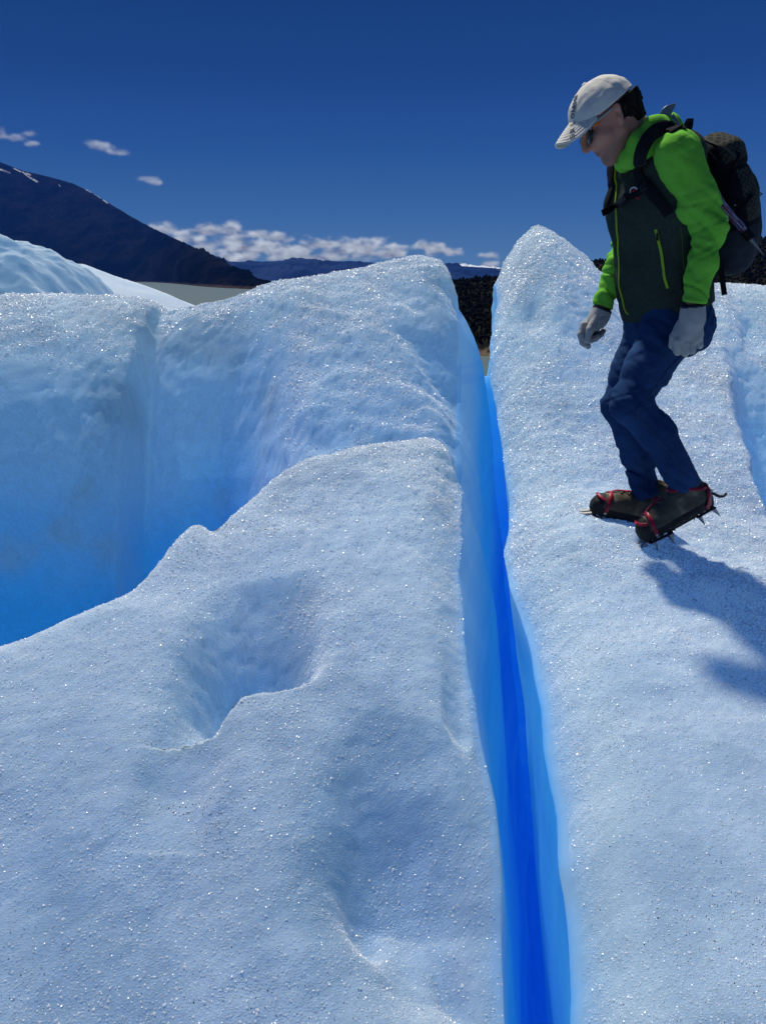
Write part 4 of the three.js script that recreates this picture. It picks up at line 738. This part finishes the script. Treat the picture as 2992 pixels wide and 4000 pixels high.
{
  const steel = new THREE.MeshPhysicalMaterial({ name: 'worn steel', color: new THREE.Color().setRGB(0.30, 0.30, 0.31), metalness: 0.8, roughness: 0.42 }), black = new THREE.MeshPhysicalMaterial({ name: 'black steel', color: new THREE.Color().setRGB(0.018, 0.018, 0.020), roughness: 0.5 });
  const red = cloth('red plastic', [0.30, 0.010, 0.030], { roughness: 0.42, specularIntensity: 0.6 });
  const box = (a, b, c, x, y, z, ry = 0) => { const g = new RoundedBoxGeometry(a, b, c, 2, Math.min(a, b, c) * 0.3); g.rotateY(ry); g.translate(x, y, z); return g; };
  mesh('front_plate', mergeGeometries([box(0.09, 0.006, 0.016, 0.235, -0.006, 0.032, 0.16), box(0.09, 0.006, 0.016, 0.235, -0.006, -0.032, -0.16), box(0.016, 0.006, 0.07, 0.195, -0.0065, 0), box(0.016, 0.006, 0.05, 0.274, -0.0065, 0)]), black, crampon);
  mesh('heel_plate', mergeGeometries([box(0.07, 0.006, 0.014, 0.045, -0.006, 0.026), box(0.07, 0.006, 0.014, 0.045, -0.006, -0.026), box(0.014, 0.006, 0.06, 0.078, -0.0065, 0), box(0.014, 0.006, 0.06, 0.012, -0.0065, 0)]), black, crampon);
  mesh('linking_bar', box(0.13, 0.005, 0.02, 0.135, -0.0105, 0), black, crampon);
  const spike = (x, y, z, dir, len, w = 0.0085) => { const g = new THREE.ConeGeometry(w * 1.6, len, 4); g.scale(1, 1, 0.5); g.translate(0, len / 2, 0); g.applyQuaternion(new THREE.Quaternion().setFromUnitVectors(new V3(0, 1, 0), new V3(...dir).normalize())); g.translate(x, y, z); return g; };
  for (const s of [1, -1]) {
    for (const [x, z, dx, len] of [[0.262, 0.034, 0.25, 0.044], [0.205, 0.040, 0.05, 0.040], [0.075, 0.034, -0.05, 0.038], [0.018, 0.030, -0.3, 0.042]]) mesh('spike', spike(x, -0.007, s * z, [dx, -1, s * 0.18], len), steel, crampon);
    mesh('front_point', spike(0.288, -0.002, s * 0.017, [1, -0.12, 0], 0.056, 0.0075), steel, crampon);
    mesh('rivet', new THREE.CylinderGeometry(0.0052, 0.0052, 0.004, 12).rotateX(Math.PI / 2).translate(0.252, 0.022, s * 0.053), steel, crampon);
    mesh('rivet', new THREE.CylinderGeometry(0.005, 0.005, 0.004, 12).rotateX(Math.PI / 2).translate(0.004, 0.070, s * 0.050), steel, crampon);
  }
  const S = (pts, w, n = 40, l = 0.003) => band(pts.map((v) => new V3(...v)), w, 0.0035, bootField, l, n);
  mesh('toe_strap', S([[0.250, 0.004, 0.06], [0.250, 0.03, 0.06], [0.245, 0.07, 0.045], [0.240, 0.10, 0], [0.245, 0.07, -0.045], [0.250, 0.03, -0.06], [0.250, 0.004, -0.06]], 0.014), red, crampon);
  mesh('toe_strap', S([[0.262, 0.07, 0.040], [0.280, 0.075, 0.02], [0.285, 0.078, 0], [0.280, 0.075, -0.02], [0.262, 0.07, -0.040]], 0.011, 24, 0.004), red, crampon);
  mesh('instep_strap', S([[0.236, 0.11, 0], [0.20, 0.11, 0], [0.165, 0.12, 0]], 0.013, 20, 0.004), red, crampon);
  mesh('buckle', box(0.022, 0.005, 0.018, 0.205, 0.1045, 0.0), steel, crampon);
  mesh('ankle_strap', S([[0.10, 0.13, 0.05], [0.05, 0.105, 0.07], [0.0, 0.09, 0.05], [-0.012, 0.085, 0], [0.0, 0.09, -0.05], [0.05, 0.105, -0.07], [0.10, 0.13, -0.05], [0.125, 0.13, -0.02], [0.125, 0.13, 0.02], [0.10, 0.13, 0.05]], 0.012, 60), red, crampon);
  for (const s of [1, -1]) mesh('heel_bracket', S([[0.03, 0.010, s * 0.06], [0.005, 0.06, s * 0.06], [-0.006, 0.09, s * 0.03]], 0.022, 20, 0.004), red, crampon);
  mesh('heel_lever', tube([new V3(-0.006, 0.045, 0), new V3(-0.022, 0.028, 0), new V3(-0.034, 0.012, 0), new V3(-0.050, 0.006, 0), new V3(-0.062, 0.010, 0)], 0.0055, 20, 8), black, crampon);
}
feet.forEach(([heel, toe, side], i) => {
  const c = i ? crampon.clone() : crampon; if (i) { c.name = numbered('crampon'); scene.add(c); }
  c.position.copy(heel); c.quaternion.copy(frame(heel, toe, side));
  c.userData = { category: 'crampon', group: 'crampons strapped to the boots', label: i ? 'steel crampon with red straps on the flat front boot, points facing the crack' : 'steel crampon with red straps on the rear boot whose heel is lifted' };
});

// ---------------------------------------------------------------- backpack with its straps, and the ice axe it carries
{
  const A = at(1530, 325, 2.80), Bm = at(1576, 555, 2.80), ax = A.clone().sub(Bm).normalize(), ln = A.distanceTo(Bm), side = new V3(0.12, 0, 1).normalize(), out = ax.clone().cross(side).normalize().multiplyScalar(1);
  if (out.x < 0) out.negate();
  const loc = (p) => { const v = p.clone().sub(Bm); return [v.dot(out), v.dot(ax), v.dot(side)]; };
  const pk = (o, a, s) => Bm.clone().addScaledVector(out, o).addScaledVector(ax, a).addScaledVector(side, s);
  const packField = (p) => {
    const [o, a, s] = loc(p), t = a / ln;
    let d = ell(o - 0.005, a - ln * 0.46, s, 0.095, ln * 0.66, 0.145);
    d = smax(d, -(o + 0.085), 0.03);
    d = smin(d, ell(o - 0.012, a - ln * 0.90, s, 0.070, 0.070, 0.120), 0.04);                      // lid
    d = smin(d, ell(o - 0.058, a - ln * 0.42, s, 0.050, 0.16, 0.095), 0.03);                      // front pocket
    d = smax(d, -(a + 0.075), 0.03);
    d += 0.006 * noise(p.x * 13, p.y * 13, p.z * 13) + 0.004 * noise(p.x * 28, p.y * 28, p.z * 28) + 0.007 * Math.exp(-((s / 0.006) ** 2)) * 0.2;
    const seam = Math.exp(-(((a - ln * 0.78) / 0.006) ** 2)); d += 0.004 * seam;
    return d;
  };
  const grid = (p) => {
    const [o, a, s] = loc(p), n = 1 + 0.2 * fbm(p.x * 16, p.y * 16, p.z * 16, 2), panel = ((s > 0.035 && o > 0.0 && a > ln * 0.30 && a < ln * 0.76) || (a > ln * 0.84 && o > -0.03)) ? 1 : 0;
    const u = (o + a) / 0.019, v = (o - a) / 0.019, line = Math.min(Math.abs(u - Math.round(u)), Math.abs(v - Math.round(v))) < 0.15;
    if (panel) return line ? [0.060 * n, 0.064 * n, 0.052 * n] : [0.020 * n, 0.023 * n, 0.021 * n];
    return a < ln * 0.25 && o < 0.06 ? [0.022 * n, 0.028 * n, 0.042 * n] : [0.0075 * n, 0.0095 * n, 0.016 * n];
  };
  const pack = thing('backpack', 'dark hiking backpack with an ice axe on the back of the man', 'backpack', pk(0, 0, 0));
  const add = (name, g, m, parent = pack) => { g.translate(-pack.position.x, -pack.position.y, -pack.position.z); return mesh(name, g, m, parent); };
  const black = cloth('black webbing', [0.008, 0.009, 0.013], { roughness: 0.75 }), plastic = cloth('black plastic', [0.010, 0.010, 0.013], { roughness: 0.4, specularIntensity: 0.6 });
  const [plo, phi] = bounds([pk(-0.1, -0.1, -0.17), pk(0.17, ln * 1.15, 0.17), pk(-0.1, ln * 1.15, 0.17), pk(0.17, -0.1, -0.17)], 0.03);
  add('pack_body', solid(packField, plo, phi, 0.005, grid), cloth('pack nylon', null, { roughness: 0.8, specularIntensity: 0.12, bumpMap: twill, bumpScale: 0.0004 }));
  const wear = (p) => Math.min(torsoField(p), slL(p) + 0.004, collarField(p));
  const onChest = (pts, f = vestField) => pts.map(([x, y]) => seen(f, x, y));
  const sh = onChest([[1462, 283], [1440, 279], [1416, 284], [1396, 303], [1384, 330], [1381, 360], [1385, 388], [1398, 404], [1420, 430], [1445, 462]], wear);
  add('shoulder_strap', band(sh, (t) => 0.046 - 0.014 * t, 0.008, wear, 0.003, 60), cloth('padded strap', [0.011, 0.012, 0.016], { roughness: 0.85 }));
  const shR = [[0, 0.05, 0.03], [0.06, 0.075, 0.0], [0.10, 0.04, -0.05], [0.13, -0.02, -0.10]].map(([f, u]) => null);
  const farSide = [off(J.neck, -0.10, -0.03, 0.04), off(J.neck, -0.115, 0.05, 0.0), off(J.chest, -0.10, 0.16, 0.06), off(J.chest, -0.11, 0.16, -0.02)];
  add('shoulder_strap', band(farSide, 0.042, 0.008, torsoField, 0.003, 40), cloth('padded strap', [0.011, 0.012, 0.016], { roughness: 0.85 }));
  add('chest_strap', band(onChest([[1400, 403], [1385, 413], [1368, 422], [1350, 432], [1336, 440], [1327, 446]]), 0.019, 0.003, vestField, 0.003, 40), black);
  const tail0 = seen(vestField, 1327, 446), tail1 = at(1300, 461, 2.70); add('strap_tail', band([tail0, tail0.clone().lerp(tail1, 0.5), tail1], 0.021, 0.003, null, 0, 8), black);
  const bk = (px, py, w, h, rot) => { const p = onto(vestField, seen(vestField, px, py), 0.008), n = grad(vestField, p), g = new RoundedBoxGeometry(w, h, 0.011, 2, 0.004), q = new THREE.Quaternion().setFromUnitVectors(new V3(0, 0, 1), n); g.rotateZ(rot); g.applyQuaternion(q); g.translate(p.x, p.y, p.z); return add('buckle', g, plastic); };
  bk(1348, 433, 0.042, 0.026, 0.52); bk(1393, 406, 0.026, 0.026, 0.4);
  const loop = (px, py) => { const p = onto(wear, seen(wear, px, py), 0.007), n = grad(wear, p), g = new THREE.TorusGeometry(0.014, 0.0028, 8, 20), q = new THREE.Quaternion().setFromUnitVectors(new V3(0, 0, 1), n); g.applyQuaternion(q); g.translate(p.x, p.y, p.z); return add('strap_ring', g, plastic); };
  loop(1384, 346);
  add('haul_loop', band([at(1478, 284, 2.76), at(1484, 268, 2.76), at(1490, 258, 2.75), at(1489, 272, 2.74), at(1484, 286, 2.74)], 0.020, 0.003, null, 0, 20), black);
  add('load_strap', band(onChest([[1420, 276], [1450, 272], [1478, 282]], wear), 0.013, 0.003, wear, 0.008, 16), black);
  for (const [s0, s1, w] of [[[1506, 300], [1560, 372], 0.018], [[1595, 330], [1560, 470], 0.012], [[1622, 420], [1570, 500], 0.012], [[1535, 420], [1600, 440], 0.016]]) add('compression_strap', band([seen(packField, ...s0), seen(packField, (s0[0] + s1[0]) / 2, (s0[1] + s1[1]) / 2), seen(packField, ...s1)], w, 0.003, packField, 0.002, 24), black);
  add('zip', band([[1500, 300], [1530, 305], [1562, 318], [1588, 340]].map(([x, y]) => seen(packField, x, y)), 0.007, 0.003, packField, 0.001, 24), cloth('grey zip', [0.07, 0.075, 0.065]));
  add('zip_pull', tube([at(1633, 411, 2.78), at(1640, 416, 2.78), at(1646, 420, 2.78)], 0.0022, 8, 6), plastic); add('zip_pull', tube([at(1633, 412, 2.78), at(1638, 420, 2.78), at(1643, 423, 2.78)], 0.0022, 8, 6), plastic);
  add('emblem', band([[1586, 444], [1590, 441], [1596, 443]].map(([x, y]) => seen(packField, x, y)), 0.003, 0.001, packField, 0.001, 10), cloth('white print', [0.6, 0.62, 0.65]));
  add('hip_belt', band([seen(jeansField, 1555, 590), seen(torsoField, 1500, 606), seen(torsoField, 1470, 612)].map((v) => v), 0.034, 0.006, torsoField, 0.006, 16), black);
  add('strap_tail', band([at(1556, 572, 2.72), at(1559, 600, 2.72), at(1564, 637, 2.72)], 0.018, 0.003, null, 0, 10), black);

  const axe = thing('ice_axe', 'ice axe with a printed blue shaft held upside down on the backpack', 'ice axe');
  const steel = new THREE.MeshPhysicalMaterial({ name: 'axe steel', color: new THREE.Color().setRGB(0.20, 0.21, 0.22), metalness: 0.7, roughness: 0.4 });
  const top = at(1447, 252, 2.70), end = seen(packField, 1609, 508).add(new V3(0.0, 0, 0.018)), dir = end.clone().sub(top), along = (t) => top.clone().addScaledVector(dir, t);
  axe.position.copy(along(0.5)); const add2 = (name, g, m) => { g.translate(-axe.position.x, -axe.position.y, -axe.position.z); return mesh(name, g, m, axe); };
  const print = dataTex(128, (x, y) => { const v = hash(x >> 3, y >> 2), w = hash((x >> 2) + 40, y >> 3); return v > 0.78 ? [0.85, 0.87, 0.9] : w > 0.72 ? [0.62, 0.05, 0.1] : v < 0.3 ? [0.03, 0.05, 0.2] : [0.1, 0.17, 0.5]; }, true); print.repeat.set(1, 3);
  const mid = seen(packField, 1552, 434).add(new V3(0, 0, 0.012));
  add2('shaft', tube([top, top.clone().lerp(mid, 0.5).add(new V3(0, 0, 0.01)), mid, end], 0.0125, 40, 12), new THREE.MeshPhysicalMaterial({ name: 'printed sleeve', map: print, roughness: 0.4 }));
  const sd = end.clone().sub(mid).normalize(), tip = end.clone().addScaledVector(sd, 0.085);
  add2('ferrule', new THREE.CylinderGeometry(0.0145, 0.0155, 0.034, 14).applyQuaternion(new THREE.Quaternion().setFromUnitVectors(new V3(0, 1, 0), sd)).translate(end.x, end.y, end.z), cloth('black rubber', [0.01, 0.01, 0.012], { roughness: 0.5 }));
  add2('spike', new THREE.ConeGeometry(0.0085, 0.078, 8).applyQuaternion(new THREE.Quaternion().setFromUnitVectors(new V3(0, 1, 0), sd)).translate((end.x + tip.x) / 2 + sd.x * 0.01, (end.y + tip.y) / 2 + sd.y * 0.01, (end.z + tip.z) / 2), steel);
  const bl = new THREE.Shape(); const o2 = at(1440, 240, 2.70), S2 = (px, py) => { const v = at(px, py, 2.70).sub(o2); return [v.x, v.y]; };
  bl.moveTo(...S2(1424, 249)); bl.quadraticCurveTo(...S2(1430, 232), ...S2(1442, 228.5)); bl.lineTo(...S2(1457.5, 224.5)); bl.quadraticCurveTo(...S2(1453, 237), ...S2(1445, 252)); bl.lineTo(...S2(1438, 262)); bl.lineTo(...S2(1424, 249));
  add2('axe_head', new THREE.ExtrudeGeometry(bl, { depth: 0.005, bevelEnabled: true, bevelSize: 0.0015, bevelThickness: 0.0015, bevelSegments: 2 }).translate(o2.x, o2.y, o2.z), steel);
}
//END
renderer.render(scene, camera);
